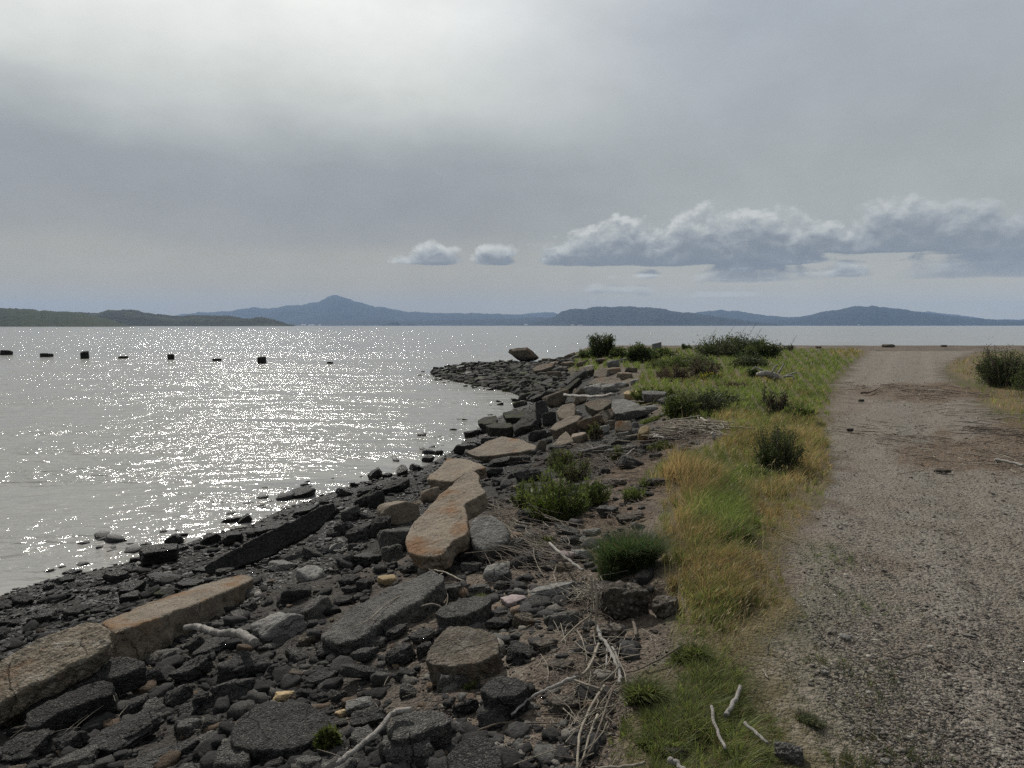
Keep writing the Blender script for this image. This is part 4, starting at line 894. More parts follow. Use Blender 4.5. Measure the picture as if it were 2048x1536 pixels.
# middle and near bank
slab([(938,1048),(952,1030),(983,1026),(1004,1040),(1018,1060),(1017,1082),(995,1094),(965,1102),(942,1084)], .22, 'grey', 'rough pale grey boulder right of the hourglass-shaped slab', toward=26, leftt=-4, lift=.12, seed=121, bev=.09, jag=.03, mark='the rough pale boulder', name='boulder', cat='rock')
R_LIST = [
    (925,1102,74,50,'asphaltpale','rounded grey rock at the lower right corner of the hourglass-shaped slab', 0, 'the rounded grey rock'),
    (945,1133,50,26,'asphaltpale','flat-topped grey stone below the rounded grey rock',0,None), (995,1148,58,40,'grey','pale grey angular rock between twigs and the flat-topped stone',8,'the pale angular rock'),
    (984,1110,30,14,'asphalt','dark thin stone right of the flat-topped grey stone',0,None), (1035,1095,44,40,'asphaltpale','grey rock hidden behind the twig bundle',0,None),
    (700,1030,44,36,'asphaltpale','brownish grey squared stone left of the orange-topped rock',25,'the squared grey-brown stone'), (728,1003,42,28,'asphalt','dark rock above the squared grey-brown stone',30,None),
    (750,1000,40,44,'asphalt','tall dark rock left of the orange-topped rock',20,None), (735,985,44,24,'asphalt','dark pitted rock above the orange-topped rock',10,None), (790,975,60,30,'asphalt','broad dark rubble rock under the rusty rounded slab',16,None),
    (760,1055,50,50,'asphalt','dark round rubble below the squared stone',0,None), (720,1068,60,40,'asphalt','dark lumpy rock in the shadow below the squared stone',15,None), (690,1058,50,36,'asphalt','dark rock at the right end of the long black upright slab',20,None),
    (670,1095,32,20,'grey','small pale grey rock beyond the dark hollow',30,'the small pale rock by the hollow'), (740,1118,70,30,'black','black ledge rock over the dark hollow',0,'the ledge over the dark hollow'), (625,1108,50,24,'asphalt','dark smooth slab-like rock below the long black slab',-28,None),
    (566,1130,58,24,'grey','low pale green-grey rock on the beach below the long black slab',-6,'the low green-grey rock'), (786,1106,46,40,'asphaltpale','grey jagged stone left of the hourglass-shaped slab foot',12,'the jagged grey stone'),
    (775,1160,42,20,'buff','small buff pointed stone on dark rubble',0,'the buff pointed stone'), (700,1160,54,26,'asphalt','dark rubble rock left of the buff pointed stone',8,None), (728,1170,34,26,'asphalt','small dark round rock beside the buff pointed stone',0,None),
    (698,1180,34,20,'asphalt','small dark rock at the edge of the smooth black beach',0,None), (690,1200,50,22,'asphalt','low dark rock lowest at the edge of the smooth black beach',10,None), (840,1130,80,30,'asphalt','dark flat rubble under the foot of the hourglass-shaped slab',6,None),
    (900,1138,60,24,'asphalt','dark rock lying below the rounded grey rock',-12,None), (655,1030,50,28,'asphalt','dark slab-like rock behind the end of the long black slab',18,None), (610,1022,60,20,'black','black rock behind the long black upright slab',12,None),
    (545,1060,70,34,'black','black boulder resting against the back of the long upright slab',14,'the boulder behind the upright slab'), (335,1155,84,30,'black','dark flat boulder left on the wet beach',-8,'the dark flat beach boulder'), (232,1155,50,30,'black','rounded dark rock left of the flat beach boulder',0,None),
    (265,1178,56,34,'black','black rock below the flat beach boulder',10,None), (335,1185,52,22,'mossy','greenish flat stone peeping over the rust-streaked slab',12,None), (260,1195,40,26,'black','black stone touching the left end of the rust-streaked slab top',0,None),
    (155,1222,56,28,'asphalt','dark rounded rock behind the mottled brown stone',6,None), (135,1202,36,8,'asphaltpale','thin flat stone lying on the pebbly beach',24,None), (205,1218,50,16,'asphalt','low dark rock behind the left end of the streaked slab',0,None),
    (380,1165,60,22,'black','black rock above the middle of the rust-streaked slab',0,None), (410,1140,50,18,'black','black rock just below the tip of the long upright slab',0,None), (455,1140,46,18,'black','dark low rock above the right end of the streaked slab',0,None),
    (560,1255,112,64,'grey','pale grey pointed rock right of the thick white driftwood',14,'the pale pointed rock'), (545,1292,56,14,'asphaltpale','thin grey stone under the pale pointed rock',0,None),
    (488,1332,112,66,'asphalt','large smooth black-grey rock below the white driftwood',0,'the large smooth dark rock'), (383,1342,86,54,'asphalt','dark pitted block left of the large smooth dark rock',18,'the dark pitted block'),
    (300,1357,54,44,'asphalt','dark blunt rock left of the dark pitted block',20,None), (393,1290,36,36,'asphalt','dark stone under the left end of the white driftwood',30,None), (430,1292,90,34,'asphalt','dark flat rock under the middle of the white driftwood',14,None),
    (400,1403,38,40,'asphalt','small round black rock below the dark pitted block',0,'the small round black rock'), (355,1392,60,44,'asphalt','dark lump left of the small round black rock',20,None), (270,1412,60,40,'asphalt','dark rock right of the end of the narrow slabs',14,'the dark rock by the narrow slabs'),
    (250,1465,160,70,'asphalt','big dark coarse boulder in the lower left corner area',12,'the big coarse boulder'), (122,1438,52,44,'asphalt','dark lump under the lower narrow slab',20,None), (165,1432,52,28,'asphaltpale','greyish lump just right of the dark lump under the slab',18,None),
    (203,1442,26,22,'grey','small round grey stone above the big coarse boulder',0,None), (145,1482,66,42,'asphalt','dark round rock left of the big coarse boulder',14,None), (40,1500,130,60,'asphalt','large dark rock in the bottom left corner',10,'the bottom left corner rock'),
    (150,1520,100,44,'asphaltpale','dark grey rock at the bottom edge below the big coarse boulder',10,None), (330,1510,140,46,'asphalt','flat dark rock at the bottom edge left of the green weeds',10,'the flat bottom-edge rock'), (30,1430,50,50,'brown','olive brown stone beside the blue bottle',0,None),
    (567,1392,46,26,'buff','pale buff squared brick behind the cracked dark slab',2,'the buff brick'), (645,1395,24,22,'asphalt','small dark stone right of the buff brick',0,None), (680,1392,42,28,'asphalt','dark speckled stone right of the buff brick',0,None),
    (720,1410,64,36,'grey','light grey rough rock above the white bent stick',8,'the light grey rough rock'), (683,1428,26,18,'buff','small buff block left of the light grey rough rock',10,None), (735,1440,76,46,'asphalt','dark lumpy rock between the stick and the light grey rock',10,'the dark lumpy rock by the stick'),
    (640,1355,74,30,'asphalt','dark ridge-shaped rock above the buff brick',6,None), (612,1382,30,16,'asphalt','small dark stone left above the buff brick',0,None), (740,1345,130,34,'asphalt','long dark arched rubble ridge in the centre foreground',-12,'the dark arched ridge'),
    (660,1300,60,36,'asphalt','dark rock just right of the pale pointed rock',10,None), (700,1290,40,26,'asphalt','dark stone at the lower end of the long asphalt sheet',0,None), (730,1310,60,36,'asphalt','dark rounded rock above the arched ridge',8,'the dark rounded rock'),
    (755,1285,44,26,'asphaltpale','grey stone below the middle of the asphalt sheet',10,None), (800,1310,66,44,'asphalt','dark rough rock left of the flat sandy slab',12,'the dark rough rock'), (845,1275,60,34,'asphalt','dark rock above the left corner of the flat sandy slab',12,None),
    (848,1300,32,34,'asphalt','small dark round rock touching the flat sandy slab',0,None), (790,1265,60,30,'asphalt','dark lump below the right part of the asphalt sheet',10,None),
    (915,1180,70,40,'asphaltpale','pitted grey rock above the bright speckled slab',12,'the pitted grey rock'), (860,1205,36,34,'grey','pale upright stone at the left end of the speckled slab',-20,'the pale upright stone'), (960,1178,50,28,'asphaltpale','grey stone right of the pitted grey rock',10,None),
    (888,1252,34,26,'pink','smooth pinkish stone under the bright speckled slab',0,'the pinkish stone'), (1028,1200,56,24,'pink','smooth pinkish flat rock below the pale ridge stone',10,'the pinkish flat rock'),
    (1068,1205,80,30,'asphalt','dark squared rock right of the pinkish flat rock',4,'the dark squared rock'), (1000,1228,48,22,'asphalt','thin dark rock left of the dark squared rock',8,None), (1000,1245,60,28,'asphalt','brown-black rock above the right corner of the flat sandy slab',6,None),
    (1100,1178,110,34,'grey','long pale sandstone ridge beside the reed pile',12,'the pale sandstone ridge'), (1118,1205,28,16,'grey','small flat grey stone right of the dark squared rock',20,None),
    (1130,1115,50,34,'pink','rounded pinkish grey stone behind the twig bundle',0,None), (1165,1110,50,30,'grey','pale angular rock beside the dark green grass tuft',0,'the pale rock by the dark tuft'), (1135,1065,60,26,'asphaltpale','flat grey slab below the leafy green bush',-16,None),
    (1185,1065,40,20,'grey','pale stone above the dark green grass tuft',6,None), (1217,1022,48,24,'asphaltpale','smooth dark lens-shaped rock right of the leafy green bush',0,'the lens-shaped rock'), (1260,1035,60,26,'clod','dark earthy rock right of the lens-shaped rock',10,None),
    (1000,1003,60,14,'asphaltpale','flat grey stone left of the leafy green bush',8,None), (985,1013,46,20,'asphalt','dark rock under the flat grey stone by the bush',0,None), (945,1018,36,26,'asphaltpale','grey broken corner between the hourglass slab and the bush',-20,None),
    (1000,925,60,22,'asphalt','dark rubble rock below the triangular slab',8,None), (1040,920,50,22,'asphalt','dark rubble rock right of and below the triangular slab',0,None), (1055,950,60,34,'asphalt','dark mound of rubble above the small bright tuft',10,None),
    (985,945,40,24,'asphalt','dark rock right of the rusty rounded slab',0,None), (1000,965,40,20,'asphalt','dark low rock right of the hourglass slab top',0,None), (1135,915,80,20,'asphalt','long dark rubble lump on the mid bank',10,None), (1190,900,80,20,'asphaltpale','long grey rubble lump on the mid bank',12,None),
    (1120,895,50,14,'asphalt','dark flat rubble under the tent-shaped block',0,None), (1240,900,70,18,'asphaltpale','grey rubble lump below the pale cream stone',10,None), (1300,893,50,16,'asphalt','dark rubble beside the dry reed pile',8,None),
    (1252,880,70,12,'asphaltpale','long narrow grey rubble below the cream stone',14,None), (1230,965,50,20,'clod','brown earth lump above the leafy bush on the bank',0,None), (1310,965,60,24,'clod','earth ledge under the grass edge',0,None),
    (1345,1495+10,0+60,36,'clod','small earth mound in the grass',0,None), (1578,1508,62,50,'asphaltpale','grey rock in the grass at the bottom edge by the path',0,'the grey rock in the grass'),
    (1120,1330,60,26,'clod','brown earthy lump right of the flat sandy slab',8,None), (1090,1290,56,30,'clod','brown earth lump above the curved grey stick',10,None), (1130,1410,70,40,'clod','dark earthy rock under the crossing reeds',0,'the earthy rock under the reeds'),
    (1215,1265,70,40,'clod','dark earth lump below the grass-topped clod',0,None), (1330,1215,60,50,'clod','brown earth lump right of the dark hole',0,None)]
for a in R_LIST:
    cx, cy, w_, h_, mt, lb, an, mk = a
    if w_ < 10: continue
    rock(cx, cy, w_, h_, mt, lb, ang=an, mark=mk, sub=5 if w_ > 40 else 4, rough=.10 if mt in ('asphalt', 'asphaltpale', 'clod') else .06)
rock(1246, 1204, 104, 88, 'clod', 'big brown earth clod capped by the dark green grass tuft', seed=900, rough=.09, sub=5, sharp=10, mark='the grass-topped earth clod', name='earth_clod', cat='earth clod')
slab([(640,1272),(700,1216),(760,1185),(800,1165),(862,1140),(892,1147),(872,1175),(840,1200),(790,1227),(745,1255),(715,1278),(670,1288)], .16, 'asphaltpale', 'long dark ribbed asphalt sheet sloping across the middle foreground', toward=6, leftt=4, lift=.1, seed=131, bev=.03, jag=.03, mark='the long asphalt sheet', name='asphalt_slab')
slab([(457,1457),(480,1432),(514,1412),(550,1404),(590,1401),(620,1406),(646,1420),(676,1450),(650,1470),(608,1490),(560,1500),(520,1499),(465,1492)], .14, 'asphalt', 'large cracked dark asphalt slab at the bottom below the buff brick', toward=10, lift=.08, seed=133, bev=.03, jag=.03, mark='the cracked asphalt slab', name='asphalt_slab')
slab([(771,1450),(785,1436),(806,1426),(840,1418),(885,1422),(903,1437),(898,1447),(860,1458),(825,1474),(783,1482)], .13, 'asphaltpale', 'speckled grey asphalt slab touching the white bent stick', toward=6, lift=.12, seed=135, bev=.03, mark='the slab at the bent stick', name='asphalt_slab')
slab([(853,1320),(860,1292),(875,1272),(893,1252),(936,1249),(960,1258),(992,1268),(999,1290),(996,1308),(952,1326),(901,1333),(870,1330)], .14, 'brown', 'flat sandy-topped asphalt slab in the centre foreground', toward=4, lift=.12, seed=137, bev=.02, mark='the flat sandy slab', name='asphalt_slab')
slab([(959,1380),(972,1362),(992,1352),(1030,1352),(1056,1364),(1056,1378),(1028,1392),(990,1396)], .14, 'asphalt', 'dark undercut asphalt slab above the curved grey stick', toward=4, lift=.13, seed=139, bev=.05, mark='the undercut slab', name='asphalt_slab')
slab([(891,1516),(900,1500),(913,1486),(952,1466),(985,1478),(1003,1505),(1003,1540),(950,1560),(900,1550)], .14, 'asphalt', 'dark asphalt slab cut by the bottom edge left of the reeds', toward=6, lift=.12, seed=141, bev=.03, mark='the bottom-edge asphalt slab', name='asphalt_slab')
slab([(870,1226),(880,1214),(901,1205),(930,1196),(957,1190),(978,1192),(981,1202),(972,1212),(950,1222),(926,1232),(890,1236)], .12, 'asphaltpale', 'bright speckled asphalt slab with a white sparkling top', toward=6, lift=.12, seed=143, bev=.02, mark='the bright speckled slab', name='asphalt_slab')
slab([(38,1420),(60,1385),(110,1350),(160,1328),(210,1313),(262,1312),(288,1322),(286,1336),(240,1352),(200,1362),(140,1386),(90,1404),(50,1425)], .14, 'asphalt', 'upper of two narrow dark asphalt slabs below the mottled brown stone', toward=20, lift=.1, seed=145, bev=.03, mark='the upper narrow slab', name='asphalt_slab')
slab([(52,1455),(52,1425),(90,1404),(130,1386),(180,1366),(214,1358),(228,1372),(225,1388),(180,1402),(120,1426),(70,1456)], .13, 'asphalt', 'lower of two narrow dark asphalt slabs in the left foreground', toward=24, lift=.08, seed=147, bev=.03, mark='the lower narrow slab', name='asphalt_slab')

# old stumps of piles out in the water
for i, (cx, top, bot, wd, lb) in enumerate([(13,700,710,18,'leftmost black pile stump in the water'), (93,706,714,19,'low broad pile stump second from the left'), (170,702,717,19,'tallest and widest square pile stump'),
        (246,712,717,15,'barely visible pile stump between the tallest stump and the middle one'), (342,708,719,14,'square pile stump in the middle of the row'), (434,717,722,18,'low rounded pile stump right of the middle one'),
        (524,713,727,15,'upright square pile stump second from the right end'), (660,723,727,13,'smallest pile stump at the right end of the row')]):
    g = at(cx, bot); k = g[1] / F
    W, Fc = rock_shape(600 + i, 4, 40, 1.5 if bot - top > 7 else .8, .035, 1)
    W = W / (W.max(0) - W.min(0)) * np.array([wd * k, wd * k, (bot - top) * k * 2]); W = np.clip(W, -9, 9)
    o = place(W, Fc, 'pile_stump', 'pile', (g[0], g[1], 0.0)); tag(o, lb, 'pile stump', 'row of old pile stumps in the bay')

# ------------------------------------------------------------------ filler rubble: one object each, described by what stands next to it
rng = random.Random(5)
POOL = {}
for mt, n_ in (('asphalt', 8), ('asphaltpale', 6), ('black', 7), ('grey', 4), ('brown', 4)):
    for i in range(n_):
        W, Fc = rock_shape(1000 + i * 17 + len(mt), 4, 26, 1.0 if i % 2 else .7, .10)
        POOL.setdefault(mt, []).append(mesh_np('rubble_rock', W, Fc, 3))
        POOL[mt][-1].materials.append(M[mt]); POOL[mt][-1].polygons.foreach_set('use_smooth', np.ones(len(Fc), bool))
FILLED = set()
def auto_label(px, py, size, mt):
    words = {'asphalt': 'dark', 'asphaltpale': 'grey', 'black': 'black', 'grey': 'pale', 'brown': 'brown'}[mt]
    sz = 'tiny' if size < 16 else 'small' if size < 28 else 'middling' if size < 48 else 'large'
    near = sorted(MARKS, key=lambda q: math.hypot((q[0] - px), (q[1] - py) * 1.3))[:7]
    for mx_, my_, ph in near:
        dx, dy = px - mx_, (py - my_) * 1.5
        rel = ('right of' if dx > 0 else 'left of') if abs(dx) > abs(dy) else ('just in front of' if dy > 0 else 'behind')
        s = f'{sz} {words} rubble stone {rel} {ph}'
        if s not in FILLED: FILLED.add(s); return s
    a, b = near[0][2], near[1][2]
    for f_ in ('{sz} {w} stone between {a} and {b}', '{w} chunk of {sz} size nearer {a} than {b}'):
        s = f_.format(sz=sz, w=words, a=a, b=b)
        if s not in FILLED: FILLED.add(s); return s
    return None
count = 0; tries = 0
while count < 150 and tries < 20000:
    tries += 1
    py = rng.uniform(735, 1560); px = rng.uniform(-60, 1330)
    g = at(px, py) if tries % 1 == 0 else None
    if g[1] > 60 or g[2] < .03: continue
    if inside(np.array(g[0]), np.array(g[1]), UPLAND) : continue
    du = float(pdist(g[0], g[1], UPLAND)); ds = float(pdist(g[0], g[1], SHORE)); t_ = ds / (ds + du)
    if t_ > .93 and g[1] < 7: continue
    smooth_beach = (430 < px < 690 and 1080 < py < 1230) or (940 < px < 1060 and 740 < py < 800)
    if smooth_beach and rng.random() < .85: continue
    if g[1] < 7 and px > 1010 and rng.random() < .75: continue
    if t_ < .3 and g[1] < 12 and rng.random() < .5: continue
    real = rng.uniform(.10, .26) * (1 + g[1] / 22.0)
    size = real * F / g[1]
    if size < 12: continue
    if any(math.hypot(px - a, (py - b) * 1.5) < (c * .75 + size * .45) for a, b, c in PLACED): continue
    low = t_ < .42
    mt = rng.choice(['black', 'black', 'asphalt']) if low else rng.choice(['asphalt', 'asphalt', 'asphalt', 'asphaltpale', 'asphaltpale', 'grey' if rng.random() < .5 else 'brown'])
    lb = auto_label(px, py, size, mt)
    if lb is None: continue
    me = rng.choice(POOL[mt])
    o = bpy.data.objects.new('rubble_rock', me); C.objects.link(o)
    o.scale = (real, real * rng.uniform(.6, 1), real * rng.uniform(.7, 1.1)); o.rotation_euler = (rng.uniform(-.3, .3), rng.uniform(-.35, .35), rng.uniform(0, 6.28))
    o.location = (g[0], g[1], g[2] + real * .10)
    tag(o, lb, 'rock', 'broken rubble on the bank')
    PLACED.append((px, py, size / 2)); count += 1
print('fillers', count, 'tries', tries)

# ------------------------------------------------------------------ loose small stones (past counting): stuff
def scatter(name, P3, sizes, mat, seed, sub=1, flatz=.65, cols=None):
    rg = np.random.RandomState(seed)
    n = len(P3); base = []
    for i in range(10):
        V, Fc = rock_shape(2000 + i + seed, sub, 26 if sub > 1 else 14, .8, .20 if sub > 1 else .14, 7); base.append((V, Fc))
    Vs, Fs, Cs = [], [], []; off = 0
    which = rg.randint(0, 10, n)
    for b_ in range(10):
        idx = np.where(which == b_)[0]
        if not len(idx): continue
        V, Fc = base[b_]; k = len(idx)
        a = rg.uniform(0, 6.28, k); ca, sa = np.cos(a), np.sin(a)
        s = sizes[idx][:, None]; asp = rg.uniform(.6, 1, (k, 1))
        x = V[None, :, 0] * s; y = V[None, :, 1] * s * asp; z = V[None, :, 2] * s * flatz * rg.uniform(.7, 1.2, (k, 1))
        tx = rg.uniform(-.4, .4, (k, 1)); z = z + x * tx
        X = x * ca[:, None] - y * sa[:, None]; Y = x * sa[:, None] + y * ca[:, None]
        W = np.stack([X + P3[idx, 0:1], Y + P3[idx, 1:2], z + P3[idx, 2:3] + s * .12], -1)
        Vs.append(W.reshape(-1, 3)); Fs.append((Fc[None] + (np.arange(k) * len(V))[:, None, None] + off).reshape(-1, 3)); off += k * len(V)
        Cs.append(np.repeat(cols[idx], len(V), 0))
    me = mesh_np(name, np.vstack(Vs), np.vstack(Fs), 3); set_col(me, 'Col', np.vstack(Cs))
    return tag(link(name, me, mat, None, False), kind='stuff')
def stone_mat(name, wetrough=.85):
    m, t, b = newmat(name); P = t.node('ShaderNodeNewGeometry').outputs['Position']
    a = t.node('ShaderNodeVertexColor', layer_name='Col').outputs[0]
    n = t.noise(P, 60, 6, .72); q = t.map(n, .3, .7, .5, 1.4)
    t.set(b.inputs['Base Color'], t.mix(1.0, a, t.node('ShaderNodeCombineColor', ins={0: q, 1: q, 2: q}).outputs[0], 'MULTIPLY'))
    b.inputs['Roughness'].default_value = wetrough; b.inputs['Specular IOR Level'].default_value = .2 if wetrough > .6 else .3
    bp = t.node('ShaderNodeBump', ins={'Height': n, 'Strength': 1.0, 'Distance': .022}); t.l.new(bp.outputs[0], b.inputs['Normal'])
    return m
SM = stone_mat('loose_stones'); SMw = stone_mat('wet_pebbles', .5)
def screen_samples(n, x0, x1, y0, y1, seed, z=None):
    rg = np.random.RandomState(seed)
    px = rg.uniform(x0, x1, n); py = rg.uniform(y0, y1, n)
    b = -(py - 768) / F; dx = (px - 1024) / F; dy = cp + b * sp; dz = -sp + b * cp
    zz = np.full(n, 1.0)
    for _ in range(9):
        k = (zz - CAM_Z) / dz; zz = .5 * zz + .5 * np.maximum(height(dx * k, dy * k), -.1)
    k = (zz - CAM_Z) / dz
    X_, Y_ = dx * k, dy * k
    return X_, Y_, height(X_, Y_), px, py, rg
def palette(rg, n, cols, wts, var=.25):
    c = np.array(cols)[rg.choice(len(cols), n, p=np.array(wts) / sum(wts))]
    return c * rg.uniform(1 - var, 1 + var, (n, 1))
# rubble on the bank
X_, Y_, H_, px_, py_, rg = screen_samples(46000, -250, 1420, 725, 1750, 3)
du = pdist(X_, Y_, UPLAND); ds = pdist(X_, Y_, SHORE); tt = np.where(inside(X_, Y_, UPLAND), 1, ds / (ds + du)) * inside(X_, Y_, SHORE)
clump = fbm(X_ * 1.7, Y_ * 1.7, oct=3, seed=91)
keep = (tt > .02) & (tt < .985) & (rg.uniform(size=len(X_)) < np.clip(.55 + clump * 1.3, .12, 1) * np.where((px_ > 1000) & (py_ > 1240), .4, 1) * np.where((px_ > 440) & (px_ < 690) & (py_ > 1090) & (py_ < 1220), .25, 1))
keep &= ~inside(X_, Y_, GRASS)
X_, Y_, H_, tt, px_ = X_[keep], Y_[keep], H_[keep], tt[keep], px_[keep]
n = len(X_); sz = np.clip(rg.lognormal(math.log(.027), .68, n), .009, .16) * (1 + Y_ / 22)
cols = palette(rg, n, [(.05, .048, .046), (.03, .029, .027), (.11, .105, .095), (.2, .185, .16), (.17, .12, .08)], [5, 4, 2, .6, .5])
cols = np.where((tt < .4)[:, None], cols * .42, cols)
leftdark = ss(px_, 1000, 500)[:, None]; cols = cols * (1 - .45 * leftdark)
xa, ya, ha, pa, pb, r2 = screen_samples(5200, 860, 1130, 724, 800, 33)
k = inside(xa, ya, SHORE) & (ya > 27) & (ya < 62); xa, ya, ha = xa[k], ya[k], ha[k]
X_ = np.concatenate([X_, xa]); Y_ = np.concatenate([Y_, ya]); H_ = np.concatenate([H_, np.maximum(ha, 0)]); sz = np.concatenate([sz, np.clip(r2.lognormal(math.log(.24), .45, len(xa)), .1, .7)])
cols = np.vstack([cols, palette(r2, len(xa), [(.02, .019, .016), (.035, .033, .028), (.03, .035, .014), (.06, .052, .042)], [5, 3, 1.2, .8])]); 
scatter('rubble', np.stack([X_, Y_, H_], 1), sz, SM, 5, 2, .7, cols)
# wet beach pebbles
X_, Y_, H_, px_, py_, rg = screen_samples(60000, -200, 1150, 730, 1420, 4)
du = pdist(X_, Y_, UPLAND); ds = pdist(X_, Y_, SHORE); tt = ds / (ds + du)
ins_ = inside(X_, Y_, SHORE)
keep = (ins_ & (tt < .55)) | (~ins_ & (ds < .35 + .5 * vnoise(X_ * 2, Y_ * 2)) & (rg.uniform(size=len(X_)) < .5)) | (~ins_ & (ds < 1.1 + .8 * vnoise(X_ * .9, Y_ * .9)) & (rg.uniform(size=len(X_)) < .06))
X_, Y_, H_, ds = X_[keep], Y_[keep], H_[keep], ds[keep]
n = len(X_); sz = np.clip(rg.lognormal(math.log(.020), .45, n), .01, .07) * (1 + Y_ / 16) * np.where(~inside(X_, Y_, SHORE) & (ds > .35), 3.2, 1)
cols = palette(rg, n, [(.022, .021, .019), (.035, .033, .03), (.055, .052, .046), (.12, .11, .095)], [4, 4, 2, .25])
cols = np.where((~inside(X_, Y_, SHORE))[:, None], cols * .4, cols)
scatter('pebbles', np.stack([X_, Y_, np.maximum(H_, -.03)], 1), sz, SMw, 15, 1, .6, cols)
# gravel of the track
X_, Y_, H_, px_, py_, rg = screen_samples(95000, 1400, 2500, 720, 1900, 6)
gv = soft(X_, Y_, GRAVEL, .06, seed=13)
keep = (rg.uniform(size=len(X_)) < gv * .95 + .06) & inside(X_, Y_, UPLAND) & ~inside(X_, Y_, GRASS) & ~inside(X_, Y_, GRASS_R)
X_, Y_, H_ = X_[keep], Y_[keep], H_[keep]
n = len(X_); sz = np.clip(rg.lognormal(math.log(.0080), .48, n), .004, .04) * (1 + Y_ / 22)
cols = palette(rg, n, [(.17, .15, .127), (.225, .2, .17), (.13, .115, .098), (.36, .335, .29), (.17, .132, .10)], [5, 4, 2, 1, .8])
scatter('gravel', np.stack([X_, Y_, H_], 1), sz, SM, 25, 1, .30, cols)
# small stones on the earth in the centre foreground
X_, Y_, H_, px_, py_, rg = screen_samples(9000, 600, 1480, 1100, 1800, 8)
keep = ~inside(X_, Y_, GRASS) ; X_, Y_, H_ = X_[keep], Y_[keep], H_[keep]
n = len(X_); sz = np.clip(rg.lognormal(math.log(.011), .55, n), .005, .05)
cols = palette(rg, n, [(.11, .095, .08), (.17, .14, .11), (.26, .22, .17), (.07, .06, .055), (.2, .12, .09)], [5, 3, 1, 3, .5])
scatter('earth_stones', np.stack([X_, Y_, H_], 1), sz, SM, 35, 1, .65, cols)
# ------------------------------------------------------------------ sticks, driftwood, reeds
def tube_np(pts, radii, n=7, seed=0, knob=.0):
    P = np.array(pts, float); m_ = len(P)
    T_ = np.gradient(P, axis=0); T_ /= np.linalg.norm(T_, axis=1)[:, None] + 1e-9
    up = np.array([.13, .21, .97]); V = []
    rg = np.random.RandomState(seed)
    for i in range(m_):
        a = np.cross(T_[i], up); a /= np.linalg.norm(a) + 1e-9; b = np.cross(a, T_[i])
        for k in range(n):
            th = 2 * math.pi * k / n; r = radii[i] * (1 + knob * rg.uniform(-1, 1))
            V.append(P[i] + (a * math.cos(th) + b * math.sin(th)) * r)
    Fc = []
    for i in range(m_ - 1):
        for k in range(n):
            j = (k + 1) % n; Fc.append((i * n + k, i * n + j, (i + 1) * n + j, (i + 1) * n + k))
    V = np.vstack([V, P[:1], P[-1:]])
    Fq = Fc
    caps = [(k, len(V) - 2, (k + 1) % n) for k in range(n)] + [((m_ - 1) * n + (k + 1) % n, len(V) - 1, (m_ - 1) * n + k) for k in range(n)]
    return V, Fq, caps
def smooth_path(pts, per=8):
    P = np.array(pts, float); m_ = len(P)
    if m_ == 2: return np.linspace(P[0], P[1], per + 1)
    out = []
    Q = np.vstack([2 * P[0] - P[1], P, 2 * P[-1] - P[-2]])
    for i in range(1, m_):
        p0, p1, p2, p3 = Q[i - 1], Q[i], Q[i + 1], Q[i + 2]
        for t in np.linspace(0, 1, per, endpoint=False):
            out.append(.5 * ((2 * p1) + (-p0 + p2) * t + (2 * p0 - 5 * p1 + 4 * p2 - p3) * t * t + (-p0 + 3 * p1 - 3 * p2 + p3) * t ** 3))
    out.append(P[-1]); return np.array(out)
def tube_obj(name, pts, r0, r1, mat, parent=None, n=7, seed=0, knob=.08, sm=True, loc=None):
    P = smooth_path(pts) if sm else np.array(pts)
    rad = np.linspace(r0, r1, len(P)) * (1 + knob * 1.0 * vnoise(np.arange(len(P)) * .45 + seed, np.zeros(len(P)) + seed))
    knob = knob * .2
    P = P + np.stack([vnoise(np.arange(len(P)) * .6, np.full(len(P), seed * 1.3 + q_)) for q_ in (0, 5, 9)], 1) * min(r0, .05) * .45 * (knob > .005)
    V, Fq, caps = tube_np(P, rad, n, seed, knob)
    c = np.array(loc) if loc is not None else P.mean(0)
    me = bpy.data.meshes.new(name); me.from_pydata((V - (c if parent is None else 0)).tolist(), [], Fq + caps); me.update()
    o = link(name, me, M[mat], parent)
    if parent is None: o.location = tuple(c)
    return o
def stick(px_pts, r0, r1, mat, label, name='stick', cat='stick', lift=.03, group=None, knob=.08, n=8, mark=None, lifts=None):
    pts = []
    if lifts is not None:                      # leans or stands: every point at about the depth of its foot
        f_ = at(*px_pts[-1], .01); O_ = np.array([0, 0, CAM_Z])
        for i, (a, b) in enumerate(px_pts):
            d = ray(a, b); pts.append(O_ + d * (f_[1] + .02 * (len(px_pts) - 1 - i)) / d[1])
    else:
      for i, (a, b) in enumerate(px_pts):
        pts.append(at(a, b, lift))
    if len(pts) > 2 and lifts is None:      # wood is stiff: it bridges the small bumps of the ground
        q = np.array(pts); s_ = np.linspace(0, 1, len(q)); lin = np.polyval(np.polyfit(s_, q[:, 2], 1), s_); q[:, 2] = .25 * q[:, 2] + .75 * lin; pts = list(q)
    o = tube_obj(name, pts, r0, r1, mat, n=n, knob=knob, seed=int(px_pts[0][0]))
    return tag(o, label, cat, group)
stick([(372,1252),(400,1256),(430,1266),(455,1272),(485,1270),(512,1280)], .022, .028, 'drift', 'thick white bleached driftwood limb lying on the dark rocks', 'driftwood', 'driftwood', .24, knob=.07, n=14)
stick([(822,1419),(795,1422),(775,1440),(750,1465),(720,1490),(690,1515),(675,1528)], .012, .010, 'drift', 'white bent bleached branch against the speckled asphalt slab', 'driftwood', 'driftwood', .17, knob=.10, n=12)
stick([(1480,1372),(1474,1392),(1458,1420),(1452,1432)], .008, .011, 'driftgrey', 'short thick grey branch lying in the grass', 'driftwood', 'driftwood', .085, knob=.05)
